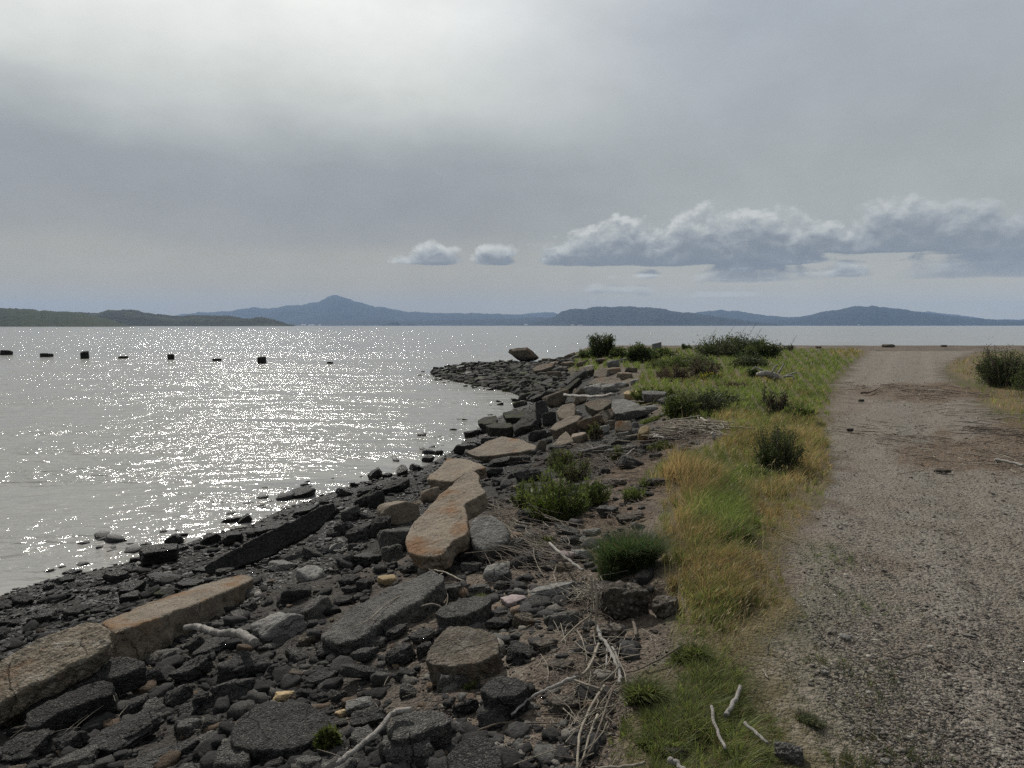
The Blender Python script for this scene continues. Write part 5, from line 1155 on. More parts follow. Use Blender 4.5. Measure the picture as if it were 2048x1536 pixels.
stick([(1423,1414),(1430,1450),(1450,1496)], .007, .006, 'drift', 'thin straight pale reed stem in the grass below the short grey branch', 'dry_reed', 'reed', .085)
stick([(1490,1445),(1510,1464),(1535,1486)], .007, .006, 'driftgrey', 'flat grey wood splinter right of the thin pale reed stem', 'driftwood', 'driftwood', .085, knob=.06)
stick([(1338,1522),(1355,1528),(1372,1545)], .012, .008, 'driftgrey', 'stub of grey wood cut by the bottom edge in the grass', 'driftwood', 'driftwood', .085)
stick([(1194,1255),(1200,1272),(1215,1290),(1230,1320),(1240,1350),(1238,1368)], .011, .007, 'driftgrey', 'curved grey branch forking downwards below the reed pile', 'branch', 'branch', .06, knob=.06)
stick([(1225,1295),(1233,1310),(1240,1335),(1235,1350)], .006, .004, 'drift', 'side fork of the curved grey branch, pale and thin', 'branch', 'branch', .05)
stick([(1214,1290),(1214,1310),(1212,1332)], .006, .004, 'drift', 'short straight stem left of the forking grey branch', 'dry_reed', 'reed', .05)
stick([(1150,1358),(1110,1370),(1080,1385),(1050,1405),(1022,1430)], .010, .005, 'driftgrey', 'smooth curved grey root below the undercut slab', 'branch', 'branch', .06, knob=.05)
stick([(955,1460),(1000,1450),(1060,1446),(1115,1446)], .005, .003, 'twig', 'long thin brown stem lying across the brown earth at the bottom', 'dry_reed', 'reed', .03)
stick([(1135,1356),(1170,1368),(1200,1378)], .006, .005, 'reed', 'pale straight reed crossing the end of the curved root', 'dry_reed', 'reed', .06)
stick([(1198,1288),(1180,1330),(1165,1350)], .007, .006, 'reed', 'split pale reed stem left of the forking branch', 'dry_reed', 'reed', .06)
stick([(1182,1020+130),(1185,1200),(1180,1240),(1176,1262)], .008, .006, 'reed', 'tall pale reed leaning in front of the reed pile', 'dry_reed', 'reed', .02, lifts=[.28, .18, .10, .02])
stick([(1189,1158),(1193,1195),(1192,1245),(1190,1285)], .007, .005, 'reed', 'second pale leaning reed right of the tall one in the reed pile', 'dry_reed', 'reed', .02, lifts=[.25, .16, .08, .02])
stick([(1191,1166),(1194,1190),(1198,1225)], .006, .005, 'reed', 'yellowish upright reed beside the earth clod', 'dry_reed', 'reed', .02, lifts=[.24, .14, .04])
stick([(1100,1088),(1125,1108),(1150,1130),(1165,1142)], .012, .009, 'drift', 'white stripped branch slanting through the twig bundle', 'branch', 'branch', .12)
stick([(1265,1240),(1270,1256),(1272,1272)], .010, .009, 'twig', 'short brown wood stub on the earth beside the hole', 'stick', 'stick', .03)
stick([(858,1138),(890,1146),(928,1162)], .006, .005, 'reed', 'bright bent reed across the dark rocks below the hourglass-shaped slab', 'dry_reed', 'reed', .12)
stick([(885,1148),(830,1175),(780,1205),(735,1240),(690,1262)], .004, .003, 'reed', 'very long thin straw lying along the asphalt sheet', 'dry_reed', 'reed', .16)
stick([(835,1215),(870,1208),(905,1232)], .005, .004, 'reed', 'arched pale straw over the upright pale stone', 'dry_reed', 'reed', .12, lifts=[.1, .2, .1])
stick([(1195,1430),(1180,1470),(1160,1536)], .006, .004, 'reed', 'pale reed running off the bottom edge', 'dry_reed', 'reed', .04)
stick([(1208,1370),(1180,1420),(1160,1470),(1155,1536)], .007, .005, 'reed', 'long pale reed left of the leafy weeds at the bottom', 'dry_reed', 'reed', .05)
stick([(1225,1380),(1212,1415),(1200,1450),(1180,1500),(1160,1525)], .006, .003, 'twig', 'long brown twig bending down toward the bottom edge', 'dry_reed', 'reed', .05)
stick([(1370,1290),(1310,1320),(1250,1345),(1200,1345)], .005, .003, 'twig', 'brown rooting stem crossing from the grass to the forking branch', 'dry_reed', 'reed', .05)
stick([(1175,1235),(1150,1255),(1120,1285)], .005, .003, 'reed', 'pale straw left of the tall leaning reed', 'dry_reed', 'reed', .05)
stick([(1290,1528),(1250,1530),(1190,1538)], .006, .006, 'reed', 'stout reed piece lying at the very bottom edge', 'dry_reed', 'reed', .04)
stick([(1130,791),(1180,790),(1228,790)], .035, .03, 'drift', 'long thin washed-up plank bridging the far rubble', 'plank', 'plank', .65, n=6, knob=.03)
stick([(1425,866),(1428,880)], .03, .025, 'drift', 'upright white stake at the end of the dry reed pile', 'stake', 'stake', .1, lifts=[.45, .0])
stick([(1383,832),(1384,846)], .02, .02, 'drift', 'bent white reed above the dry reed pile', 'dry_reed', 'reed', .1, lifts=[.3, .0])
stick([(1402,836),(1418,844)], .018, .014, 'drift', 'short white stick right of the bent white reed', 'stick', 'stick', .1)
stick([(1308,868),(1316,872),(1308,876),(1330,874)], .02, .015, 'drift', 'zigzag white stick at the left of the dry reed pile', 'stick', 'stick', .1)
stick([(1232,928),(1262,905),(1270,895)], .012, .008, 'driftgrey', 'grey branch on the mid bank right of the leafy green bush', 'branch', 'branch', .06)
stick([(1722,786),(1740,784),(1755,777)], .03, .02, 'twig', 'dark branch lying on the far part of the track', 'branch', 'branch', .05)
stick([(1990,920),(2020,925),(2050,930)], .02, .015, 'driftgrey', 'pale grey stick on the brown litter at the right edge', 'stick', 'stick', .03)
stick([(1868,1318),(1885,1325),(1902,1334)], .012, .008, 'twig', 'brown wood chip on the near gravel', 'wood_chip', 'wood chip', .02)
stick([(1778,1310),(1800,1318),(1830,1308),(1848,1310)], .006, .004, 'twig', 'small dark bent twig on the near gravel', 'twig', 'twig', .02)
stick([(1538,1286),(1535,1310)], .006, .005, 'reed', 'tiny pale stick standing in the turf edge', 'stick', 'stick', .02, lifts=[.1, .0])
stick([(1526,1340),(1536,1356)], .005, .004, 'reed', 'tiny white stick on the bare earth beside the turf', 'stick', 'stick', .02)
# weathered log with branches, in the far grass
def drift_log():
    a, b = at(1516, 748, .25), at(1556, 757, .08)
    e = empty('drift_log', tuple((a + b) / 2)); tag(e, 'bleached grey log with a knobbly root end in the far grass', 'log')
    c = (a + b) / 2
    tube_obj('trunk', [a - c, (a * .6 + b * .4) - c + [0, 0, .05], b - c], .05, .12, 'drift', e, 12, 3, .18)
    for k, (u, v) in enumerate([((-.1, 0, .12), (-.6, .1, .25)), ((.3, 0, .1), (.55, -.1, .45)), ((.5, 0, 0), (1.1, .1, .1)), ((.45, 0, .0), (.9, -.2, -.1)), ((.1, 0, .1), (.35, 0, .38))]):
        tube_obj('branch', [np.array(u), (np.array(u) + np.array(v)) / 2 + [0, 0, .06], np.array(v) * .75], .03, .015, 'driftgrey', e, 7, k, .2)
drift_log()
# grey post stub beyond the bushes
def post():
    g = at(1313, 700); k = g[1] / F
    W, H = 18 * k, 13 * k + .25
    prof = [(-.5, 0), (-.5, .82), (-.3, .83), (0, .88), (.3, .97), (.5, 1.0), (.5, 0)]
    bm = bmesh.new(); fr = [bm.verts.new((x * W, -.14 - .05 * math.cos(x * 3), z * H)) for x, z in prof]; bk = [bm.verts.new((x * W, .14, z * H)) for x, z in prof]
    n = len(prof); bm.faces.new(fr); bm.faces.new(bk[::-1])
    for i in range(n): bm.faces.new((fr[i], bk[i], bk[(i + 1) % n], fr[(i + 1) % n]))
    bmesh.ops.bevel(bm, geom=bm.edges[:], offset=.02, segments=2, affect='EDGES')
    me = bpy.data.meshes.new('stone_post'); bm.to_mesh(me); bm.free()
    o = link('stone_post', me, M['metal'], None, False); o.location = (g[0], g[1], g[2] - .15); tag(o, 'squat grey weathered post standing between the far bushes', 'post')
post()
# blue bottle at the left edge
def bottle():
    g = at(4, 1418, .08)
    prof = [(0, 0), (.03, 0), (.036, .006), (.037, .05), (.033, .056), (.037, .062), (.037, .12), (.03, .15), (.014, .175), (.013, .195), (0, .195)]
    n = 20; V = [(r * math.cos(6.2832 * k / n), r * math.sin(6.2832 * k / n), z) for r, z in prof for k in range(n)]
    Fc = [(i * n + k, i * n + (k + 1) % n, (i + 1) * n + (k + 1) % n, (i + 1) * n + k) for i in range(len(prof) - 1) for k in range(n)]
    m, t, b = newmat('blue_plastic'); b.inputs['Base Color'].default_value = (.01, .045, .22, 1); b.inputs['Roughness'].default_value = .25; b.inputs['Transmission Weight'].default_value = .3
    e = empty('plastic_bottle', tuple(g)); e.rotation_euler = (R(72), R(10), R(35)); tag(e, 'crumpled dark blue plastic bottle wedged in rocks at the left edge', 'bottle')
    me = bpy.data.meshes.new('bottle_body'); me.from_pydata(V, [], Fc); me.update(); link('bottle_body', me, m, e)
    m2, t, b = newmat('white_cap'); b.inputs['Base Color'].default_value = (.25, .3, .4, 1)
    V = [(r * math.cos(6.2832 * k / n), r * math.sin(6.2832 * k / n), z) for r, z in [(0, .19), (.017, .19), (.017, .21), (0, .21)] for k in range(n)]
    me = bpy.data.meshes.new('cap'); me.from_pydata(V, [], [(i * n + k, i * n + (k + 1) % n, (i + 1) * n + (k + 1) % n, (i + 1) * n + k) for i in range(3) for k in range(n)]); me.update(); link('cap', me, m2, e)
bottle()

# ------------------------------------------------------------------ loose straw and twigs: stuff
def straw(name, centers, mat, seed, label=None):
    centers = [(a, b, c, d, int(e * DENS), f, g * .8, h, i, j * .8) for a, b, c, d, e, f, g, h, i, j in centers]
    """centers: (px, py, rx, ry, count, length m, radius m, main angle deg, spread, lift)"""
    rg = np.random.RandomState(seed); Vs, Fs = [], []; off = 0
    for cx, cy, rx, ry, cnt, L, r, ang, spr, lift in centers:
        c = at(cx, cy); kx = c[1] / F; e = math.atan2(CAM_Z - c[2], c[1]); ky = kx / math.sin(e)
        for _ in range(cnt):
            u, v = rg.normal(size=2) * .5
            x, y = c[0] + u * rx * kx, c[1] - v * ry * ky
            a = R(ang) + rg.normal() * spr; l = L * rg.uniform(.4, 1.3); ln = rg.uniform(-.15, .15)
            n = 4; ts = np.linspace(-.5, .5, n)
            bend = rg.uniform(-.25, .25) * l
            X_ = x + math.cos(a) * l * ts - math.sin(a) * bend * (ts * 2) ** 2 * .5; Y_ = y + math.sin(a) * l * ts + math.cos(a) * bend * (ts * 2) ** 2 * .5
            h0 = float(height(x, y)); Z_ = h0 + lift * abs(rg.normal()) + ts * l * ln + r + .012
            P = np.stack([X_, Y_, Z_], 1); rr = r * rg.uniform(.6, 1.3)
            V, Fq, caps = tube_np(P, [rr] * n, 4, 0, 0); Vs.append(V); Fs.append(np.array(Fq) + off); off += len(V)
    me = mesh_np(name, np.vstack(Vs), np.vstack(Fs), 4)
    return tag(link(name, me, M[mat], None, False), kind='stuff')
DENS = .5
straw('dry_straw', [(1180,1200,55,30,80,.30,.0035,80,.9,.06), (1390,858,70,14,150,.7,.009,10,.9,.05), (1160,1300,120,160,60,.28,.003,70,.7,.02), (1220,1340,50,80,60,.3,.003,70,.5,.04), (1170,1440,60,90,50,.35,.003,65,.5,.03),
      (1010,1060,40,60,70,.35,.003,-60,.5,.10), (1085,1110,60,50,70,.45,.0035,-50,.35,.08), (1210,900,90,30,60,.4,.006,20,1.2,.04), (700,1450,250,90,40,.2,.002,40,1.2,.03), (150,1480,150,60,14,.2,.002,90,.8,.08),
      (850,1200,60,40,20,.3,.0025,30,.8,.06), (1950,830,90,30,90,.45,.008,0,.8,.01), (1900,900,150,60,90,.35,.006,10,1.2,.01), (1980,1000,100,90,50,.2,.004,0,1.4,.01), (1800,780,100,14,70,.4,.008,0,.8,.01),
      (1730,1250,150,180,60,.12,.0025,0,1.5,.005), (1260,820,60,10,20,.6,.01,0,.7,.04), (1340,935,60,30,30,.25,.004,0,1.4,.02), (1560,1080,60,40,16,.2,.003,0,1.5,.02), (1700,1450,200,80,30,.08,.002,0,1.5,.004), (1330,1340,50,80,30,.15,.0025,60,1.0,.02)], 'reed', 71)
DENS = 1.0
straw('dead_twigs', [(1000,1045,34,40,140,.28,.0025,-70,.8,.12), (1070,1110,70,50,150,.4,.0025,-48,.4,.08), (1190,1215,50,30,90,.25,.0025,0,1.5,.05), (1130,920,80,30,90,.4,.005,20,1.3,.08), (1200,935,60,25,120,.35,.004,0,1.5,.08),
      (1360,870,70,16,140,.5,.006,0,1.0,.04), (1500,1130,60,30,30,.15,.002,0,1.5,.03), (1180,1400,90,120,120,.22,.002,60,1.2,.02), (1900,900,160,60,160,.25,.005,0,1.5,.005), (1850,785,120,18,120,.4,.008,0,1.5,.01), (2000,870,60,20,100,.4,.006,0,1.5,.05),
      (1280,920,60,30,80,.3,.003,0,1.5,.04), (1290,970,70,50,160,.22,.003,0,1.5,.02), (1230,1050,60,40,90,.2,.003,0,1.5,.02)], 'twig', 72)

# ------------------------------------------------------------------ plants
def leaf_cards(P, Dr, L, Wd, cols, rg, fold=.25):
    """pointed leaves: four triangles' worth of outline, folded along the midrib"""
    n = len(P); side = np.cross(Dr, rg.normal(size=(n, 3))); side /= np.linalg.norm(side, axis=1)[:, None] + 1e-9
    nor = np.cross(Dr, side)
    L = L[:, None]; Wd = Wd[:, None]
    a = P; b = P + Dr * L * .5 + side * Wd * .5 + nor * Wd * fold; c = P + Dr * L - nor * Wd * .4; d = P + Dr * L * .5 - side * Wd * .5 + nor * Wd * fold
    V = np.stack([a, b, c, d], 1).reshape(-1, 3); i = np.arange(n)[:, None] * 4
    Fc = np.concatenate([i + [0, 1, 2], i + [0, 2, 3]], 1).reshape(-1, 3)
    return V, Fc, np.repeat(cols, 4, 0)
def blade_mesh(base, dx, dy, hgt, wd, col, rg, face=.5):
    n = len(base); a = rg.uniform(0, 6.28, n)
    sx, sy = -np.sin(a) * wd * .5, np.cos(a) * wd * .5
    m_ = rg.uniform(size=n) < face; sx = np.where(m_, wd * .5, sx); sy = np.where(m_, 0, sy)
    V = []
    for t, w_ in zip([0, .4, .75, 1.0], [1, .85, .5, 0.0]):
        c = base + np.stack([dx * t ** 1.8, dy * t ** 1.8, hgt * (t - .3 * t ** 3)], 1); o = np.stack([sx * w_, sy * w_, np.zeros(n)], 1)
        V += [c - o, c + o] if w_ > 0 else [c]
    V = np.stack(V, 1); i = np.arange(n)[:, None] * 7
    F3 = np.concatenate([i + [0, 1, 3], i + [0, 3, 2], i + [2, 3, 5], i + [2, 5, 4], i + [4, 5, 6]], 1).reshape(-1, 3)
    return V.reshape(-1, 3), F3, np.repeat(col, 7, 0)
def tuft(px, pyb, wpx, hpx, label, cols, L, Wd, n, name='grass_tuft', cat='grass tuft', seed=0, group=None, dead=.12):
    rg = np.random.RandomState(seed + int(px)); g = at(px, pyb - hpx * .12); k = g[1] / F; W = wpx * k; H = hpx * k
    nc = max(3, int(wpx / 9)); ca = rg.uniform(0, 6.28, nc); cr = np.sqrt(rg.uniform(size=nc)) * .34 * W
    w_ = rg.randint(0, nc, n); hs = rg.uniform(.55, 1.1, nc)[w_]
    x = (np.cos(ca) * cr)[w_] + rg.normal(size=n) * .07 * W; y = (np.sin(ca) * cr * .8)[w_] + rg.normal(size=n) * .06 * W
    a = rg.uniform(0, 6.28, n); h = H * hs * rg.uniform(.35, 1.1, n); ln = h * rg.uniform(.1, 1.1, n)
    z = height(x + g[0], y + g[1]) - g[2] if name != 'clump' else x * 0
    z = np.maximum(z, -.12)
    cc = np.array(cols)[rg.randint(0, len(cols), n)] * rg.uniform(.7, 1.3, (n, 1)); cc = np.where((rg.uniform(size=n) < dead)[:, None], np.array([.17, .135, .08]), cc)
    V, Fc, Cc = blade_mesh(np.stack([x, y, z - .01], 1), np.cos(a) * ln + .15 * h, np.sin(a) * ln, h, np.maximum(Wd, .00045 * g[1]) * rg.uniform(.6, 1.4, n), cc, rg)
    me = mesh_np(name, V, Fc, 3); set_col(me, 'Col', Cc); o = link(name, me, M['blade'], None, False); o.location = tuple(g)
    return tag(o, label, cat, group)
def bush(px, pyb, wpx, hpx, label, cols, leafL, leafW, nstem=14, nleaf=2500, style='shrub', name='bush', cat='bush', seed=0, spiky=0.0, stemmat='twig', lean=0.0, group=None, sink=0.0, depthf=.8):
    if style == 'tuft': return tuft(px, pyb, wpx, hpx, label, cols, leafL, leafW * .8, int(nleaf * 1.6), name, cat, seed, group)
    rg = np.random.RandomState(seed + int(px)); g = at(px, pyb); k = g[1] / F
    W, H = wpx * k, hpx * k * 1.02
    e = empty(name, (g[0], g[1] + (W * .2 if style != 'carpet' else 0), g[2] - sink)); tag(e, label, cat, group)
    Vs, Fs = [], []; off = 0; P_, D_ = [], []
    r0 = max(.0025, .0011 * g[1])
    for s in range(nstem):
        a = rg.uniform(0, 6.28); rad = math.sqrt(rg.uniform()) * .5
        tx, ty = math.cos(a) * rad * W, math.sin(a) * rad * W * depthf
        hh = H * rg.uniform(.35, 1.05) * (1 - .35 * (rad * 2) ** 2.2)
        if spiky and rg.uniform() < spiky: hh = H * rg.uniform(.95, 1.25)
        base = np.array([tx * .35 + rg.normal() * .03 * W, ty * .35, -.03])
        if style in ('carpet', 'tuft'): base = np.array([tx * (.9 if style == 'carpet' else .4), ty * (.9 if style == 'carpet' else .4), -.03])
        tip = np.array([tx + lean * hh, ty, max(hh, .03)])
        mid = (base + tip) / 2 + rg.normal(size=3) * .06 * H
        ts = np.linspace(0, 1, 6)[:, None]; pth = (1 - ts) ** 2 * base + 2 * ts * (1 - ts) * mid + ts ** 2 * tip
        V, Fq, caps = tube_np(pth, np.linspace(r0 * 1.6, r0 * .4, 6), 4, 0, 0); Vs.append(V); Fs.append(np.array(Fq) + off); off += len(V)
        nb = max(4, nleaf // nstem); t = rg.uniform(.12 if style != 'shrub' else .25, 1.0, nb) ** .8
        q = (1 - t[:, None]) ** 2 * base + 2 * t[:, None] * (1 - t[:, None]) * mid + t[:, None] ** 2 * tip
        spread = {'shrub': .11, 'leafy': .05, 'carpet': .05, 'tuft': .07, 'twiggy': .06}[style] * max(W, H)
        q = q + rg.normal(size=(nb, 3)) * spread * (1 - .5 * t[:, None])
        ax = (tip - base) / (np.linalg.norm(tip - base) + 1e-9)
        d = ax * {'shrub': .5, 'leafy': .9, 'carpet': .7, 'tuft': 1.1, 'twiggy': .8}[style] + rg.normal(size=(nb, 3)) * .6
        d /= np.linalg.norm(d, axis=1)[:, None]; q[:, 2] = np.maximum(q[:, 2], .0)
        P_.append(q); D_.append(d)
    P_ = np.vstack(P_); D_ = np.vstack(D_); n = len(P_)
    cl = fbm(P_[:, 0] * 4 / W, P_[:, 1] * 4 / W, P_[:, 2] * 4 / W, oct=2, seed=seed)
    cc = np.array(cols)[np.clip(((cl * 1.3 + .5 + rg.normal(size=n) * .22) * len(cols)).astype(int), 0, len(cols) - 1)] * rg.uniform(.75, 1.25, (n, 1))
    V, Fc, Cc = leaf_cards(P_, D_, leafL * rg.uniform(.6, 1.3, n), leafW * rg.uniform(.7, 1.2, n), cc, rg)
    me = mesh_np('foliage', V, Fc, 3); set_col(me, 'Col', Cc); link('foliage', me, M['leaf'], e, False)
    me = mesh_np('stems', np.vstack(Vs), np.vstack(Fs), 4); link('stems', me, M[stemmat], e, False)
    return e
G1 = [(.06, .08, .024), (.10, .128, .038), (.16, .19, .06)]          # fresh green
G2 = [(.035, .05, .02), (.06, .082, .03), (.10, .125, .05)]         # dark shrub
G3 = [(.045, .055, .03), (.085, .098, .05), (.13, .14, .08)]             # grey green
BR = [(.04, .026, .022), (.07, .045, .035), (.10, .07, .05)]           # brown
YG = [(.05, .062, .018), (.085, .10, .03), (.13, .145, .05)]            # yellow green
bush(1110,1045,150,100, 'leafy bright green fleshy-leaved bush in the middle of the rocky bank', G1 + [(.11, .15, .03)], .045, .011, 70, 5200, 'leafy', seed=1)
bush(1195,1015,70,60, 'right lobe of green fleshy-leaved shrub with dark twigs on the bank', G1, .04, .010, 30, 1800, 'leafy', seed=2)
bush(1050,1020,60,60, 'left lobe of green fleshy-leaved shrub nearest the hourglass-shaped slab', G1, .04, .010, 30, 1800, 'leafy', seed=3)
bush(1150,965,90,60, 'upper part of the green shrub with brown seed stalks', G1 + BR[:1], .045, .010, 30, 1600, 'leafy', seed=4, spiky=.2)
bush(1095,1100,34,30, 'small bright yellow-green sprig in the twig bundle', YG, .04, .012, 12, 300, 'leafy', name='sprig', cat='plant', seed=5)
bush(1043,962,30,34, 'small bright green grass tuft above the leafy bank bush', YG, .09, .005, 40, 420, 'tuft', name='grass_tuft', cat='grass tuft', seed=6, stemmat='twig')
bush(1565,948,100,78, 'dark green bushy shrub standing in golden grass beside the track', G2 + G1[:1], .035, .008, 60, 7000, 'shrub', seed=7, spiky=.25)
bush(1252,1158,118,112, 'dense dark green grass tuft on top of the earth clod', [(.035, .06, .025), (.055, .09, .034), (.085, .125, .05)], .11, .0045, 260, 6500, 'tuft', name='grass_tuft', cat='grass tuft', seed=8)
bush(1560,838,60,42, 'olive shrub with dark seed heads in the middle of the grass', G3 + BR[:1], .06, .016, 26, 1500, 'shrub', seed=9, spiky=.5)
bush(1600,846,60,32, 'bright green leafy plant right of the olive seed-head shrub', G1, .10, .02, 26, 900, 'leafy', name='weed', cat='plant', seed=10)
bush(1528,815,16,52, 'single tall dark stalk rising left of the olive shrub', BR + G2, .06, .018, 5, 160, 'twiggy', name='dead_stalk', cat='stalk', seed=11)
bush(1400,832,110,50, 'broad grey-green shrub right of the leafy plants on the upper bank', G3, .07, .02, 40, 3000, 'shrub', seed=12)
bush(1445,815,90,28, 'low dark shrub behind the broad grey-green one', G2 + G3, .07, .02, 24, 1400, 'shrub', seed=13)
bush(1362,835,70,50, 'mid green rounded shrub left part of the upper bank shrubs', G1, .08, .02, 30, 1800, 'shrub', seed=14)
bush(1295,805,60,24, 'bright green leafy clump beside the pale grey concrete sheet', YG + G1, .10, .035, 24, 900, 'leafy', name='weed', cat='plant', seed=15)
bush(1335,798,60,16, 'low bright green leaves in front of the long narrow grey slab', YG + G1, .10, .03, 20, 700, 'carpet', name='weed', cat='plant', seed=16)
bush(1355,764,80,34, 'brown dead-looking twiggy shrub in the far grass', BR, .09, .02, 36, 1500, 'twiggy', name='dead_shrub', cat='bush', seed=17)
bush(1410,755,70,36, 'dull brown-green shrub right of the dead twiggy one', G3 + BR, .10, .03, 26, 1400, 'shrub', seed=18)
bush(1460,778,70,12, 'low brown twigs in the grass under the dull shrubs', BR, .08, .02, 20, 500, 'twiggy', name='dead_shrub', cat='bush', seed=19)
bush(1205,716,52,36, 'tall spiky bush on the skyline at the head of the far rubble', G2 + G1[:2], .16, .05, 40, 3200, 'shrub', seed=20, spiky=.35)
bush(1178,716,44,16, 'low green bush at the left foot of the tall spiky bush', G1 + G2, .14, .05, 20, 1200, 'shrub', seed=21)
bush(1235,718,44,20, 'green bush right of the tall spiky skyline bush', G1 + G2, .14, .05, 20, 1400, 'shrub', seed=22)
bush(1281,726,54,36, 'rounded very dark bush below and left of the grey post', G2, .14, .05, 40, 3600, 'shrub', seed=23)
bush(1300,722,50,22, 'green bush just below the grey post', G1 + G2, .13, .045, 26, 1600, 'shrub', seed=24)
bush(1330,716,50,18, 'low green bush right of the grey post', G1 + G2, .13, .045, 26, 1400, 'shrub', seed=25)
bush(1374,700,18,12, 'small lone green bush on the skyline', G2 + G1, .14, .05, 12, 600, 'shrub', seed=26)
bush(1440,714,90,30, 'dark shrub mass left part of the big skyline thicket', G2 + G3, .13, .04, 50, 4200, 'shrub', seed=27, spiky=.25)
bush(1490,712,80,30, 'middle shrub of the big skyline thicket', G2, .13, .04, 50, 4200, 'shrub', seed=28, spiky=.3)
bush(1532,718,70,36, 'big rounded shrub at the right end of the skyline thicket', G2 + G1[:2], .13, .045, 50, 4600, 'shrub', seed=29)
bush(1500,738,80,24, 'low shrub in front of the skyline thicket', G3 + G2, .11, .035, 40, 2400, 'shrub', seed=30)
bush(1504,756,36,18, 'little dark bush at the left end of the bleached log', G2, .09, .03, 22, 1200, 'shrub', seed=31)
bush(1575,702,30,12, 'small pale-leaved bush right of the skyline thicket', G3, .12, .04, 14, 600, 'shrub', seed=32)
bush(1385,735,90,24, 'green scrub in front of the left skyline thicket', G1 + G3, .11, .035, 40, 2400, 'shrub', seed=33)
bush(1340,740,80,18, 'green leafy scrub above the dead twiggy shrub', G1, .11, .035, 30, 1800, 'shrub', seed=34)
bush(2025,778,112,68, 'large dark twiggy bush at the right edge beyond the track', G2 + [(.035, .035, .022)], .06, .018, 110, 9000, 'shrub', seed=35, spiky=.15)
bush(1992,750,60,38, 'left shoulder of dark brush at the right edge', G2, .06, .018, 50, 3600, 'shrub', seed=36)
bush(2120,795,150,72, 'further dark bush continuing past the right edge', G2, .06, .02, 70, 5000, 'shrub', seed=37)
for i, (px, py, h_, lb) in enumerate([(1415,698,36,'thin bare stalk leaning right at the left of the skyline thicket'), (1448,692,40,'tall bare stalk over the left skyline shrubs'), (1472,690,38,'tall bare stalk left of the tallest pair'),
                                      (1490,688,46,'tallest bare stalk above the skyline thicket'), (1505,690,36,'bare stalk with seed heads above the middle thicket'), (1580,694,22,'slanting thin stalk right of the thicket')]):
    g = at(px, 706); k = g[1] / F; e = empty('dry_stalk', tuple(g)); tag(e, lb, 'stalk', 'bare stalks above the thicket')
    H = h_ * k + 14 * k; L_ = .35 * H
    tube_obj('stem', [np.zeros(3), np.array([L_ * .25, 0, H * .5]), np.array([L_, 0, H])], .016, .006, 'twig', e, 5, i, 0)
    for q in range(4):
        t = .45 + .13 * q; p0 = np.array([L_ * t * t, 0, H * t]); tube_obj('twig', [p0, p0 + np.array([.12 * (1 if q % 2 else -.6), .02, .16])], .008, .004, 'twig', e, 4, q, 0)
# weeds on the bank and in the turf
WEEDS = [(655,1508,44,50,'yellow-green creeping weed against the cracked asphalt slab',YG,.03,.02,'leafy'), (545,1512,50,18,'low yellow-green weed under the cracked asphalt slab',YG,.03,.018,'carpet'), (937,1378,40,22,'small bright star-shaped weed on the brown earth',YG,.06,.008,'tuft'),
  (1292,1415,80,66,'broad-leaved bright green plant where the earth meets the turf',G1+YG[1:],.10,.007,'tuft'), (1378,1330,70,54,'bright green leafy weed below the golden grass',G1+YG[1:],.08,.007,'tuft'), (1450,1460,70,30,'green grass clump by the thin pale reed stem',G1,.09,.006,'tuft'),
  (803,1090,22,30,'little green tuft between the orange-topped rock and the big slab',G1,.06,.008,'tuft'), (950,1205,60,22,'sparse dark green sprouts above the bright speckled slab',G1,.05,.004,'tuft'), (1048,900,30,12,'yellow-green sprouts on the right tip of the triangular slab',YG,.05,.012,'leafy'),
  (1125,940,60,40,'olive sprouts among dark rubble above the bank bush',G3+YG,.06,.008,'leafy'), (1190,880,30,40,'tall brown-green sprout cluster on the mid bank',BR+G1,.06,.01,'leafy'), (1235,925,26,30,'yellow-green sprout in the mid bank straw',YG,.06,.01,'leafy'),
  (1320,900,50,16,'yellowish low weed at the foot of the golden grass',YG,.05,.012,'carpet'), (1300,845,80,14,'green turf strip above the pale cream stone',G1,.07,.008,'tuft'), (1395,945,60,34,'lush green clump at the upper edge of the golden grass',G1,.14,.006,'tuft'),
  (1455,1085,90,50,'lush green arching grass clump amid the golden grass',G1+[(.10,.14,.03)],.20,.006,'tuft'), (1625,1452,70,30,'grey-green flat rosette in bare earth by the turf edge',G3,.07,.006,'tuft'), (1520,960,50,30,'green weed left of the dark shrub foot',G1,.09,.012,'tuft'),
  (1340,1450,90,50,'thick green grass clump in the lower turf',G1,.11,.006,'tuft'), (1305,1500,70,40,'green grass clump touching the bottom turf edge',G1,.11,.006,'tuft'), (1420,760,60,14,'yellow-flowered low weeds in the far grass',YG+[(.3,.27,.03)],.06,.03,'carpet'), (1430,1130,50,26,'dark dead weed patch in the golden grass',BR,.05,.006,'twiggy'),
  (1215,1110,30,40,'stiff brown-green sprout left of the dark tuft',G3,.10,.005,'tuft'), (1270,1000,50,22,'low green weed right of the lens-shaped rock',G1,.05,.008,'carpet'), (1300,975,50,16,'green weed fringe hanging over the earth ledge',G1,.06,.008,'carpet')]
for i, (px, py, w_, h_, lb, cl, l_, lw, st) in enumerate(WEEDS):
    n = int(np.clip(w_ * h_ * .55, 160, 2200)); g = at(px, py)
    bush(px, py, w_, h_, lb, cl, l_ * (1 + g[1] * .02), max(lw, .0012 * g[1]), max(10, n // 18), n, st, name='weed', cat='plant', seed=100 + i)

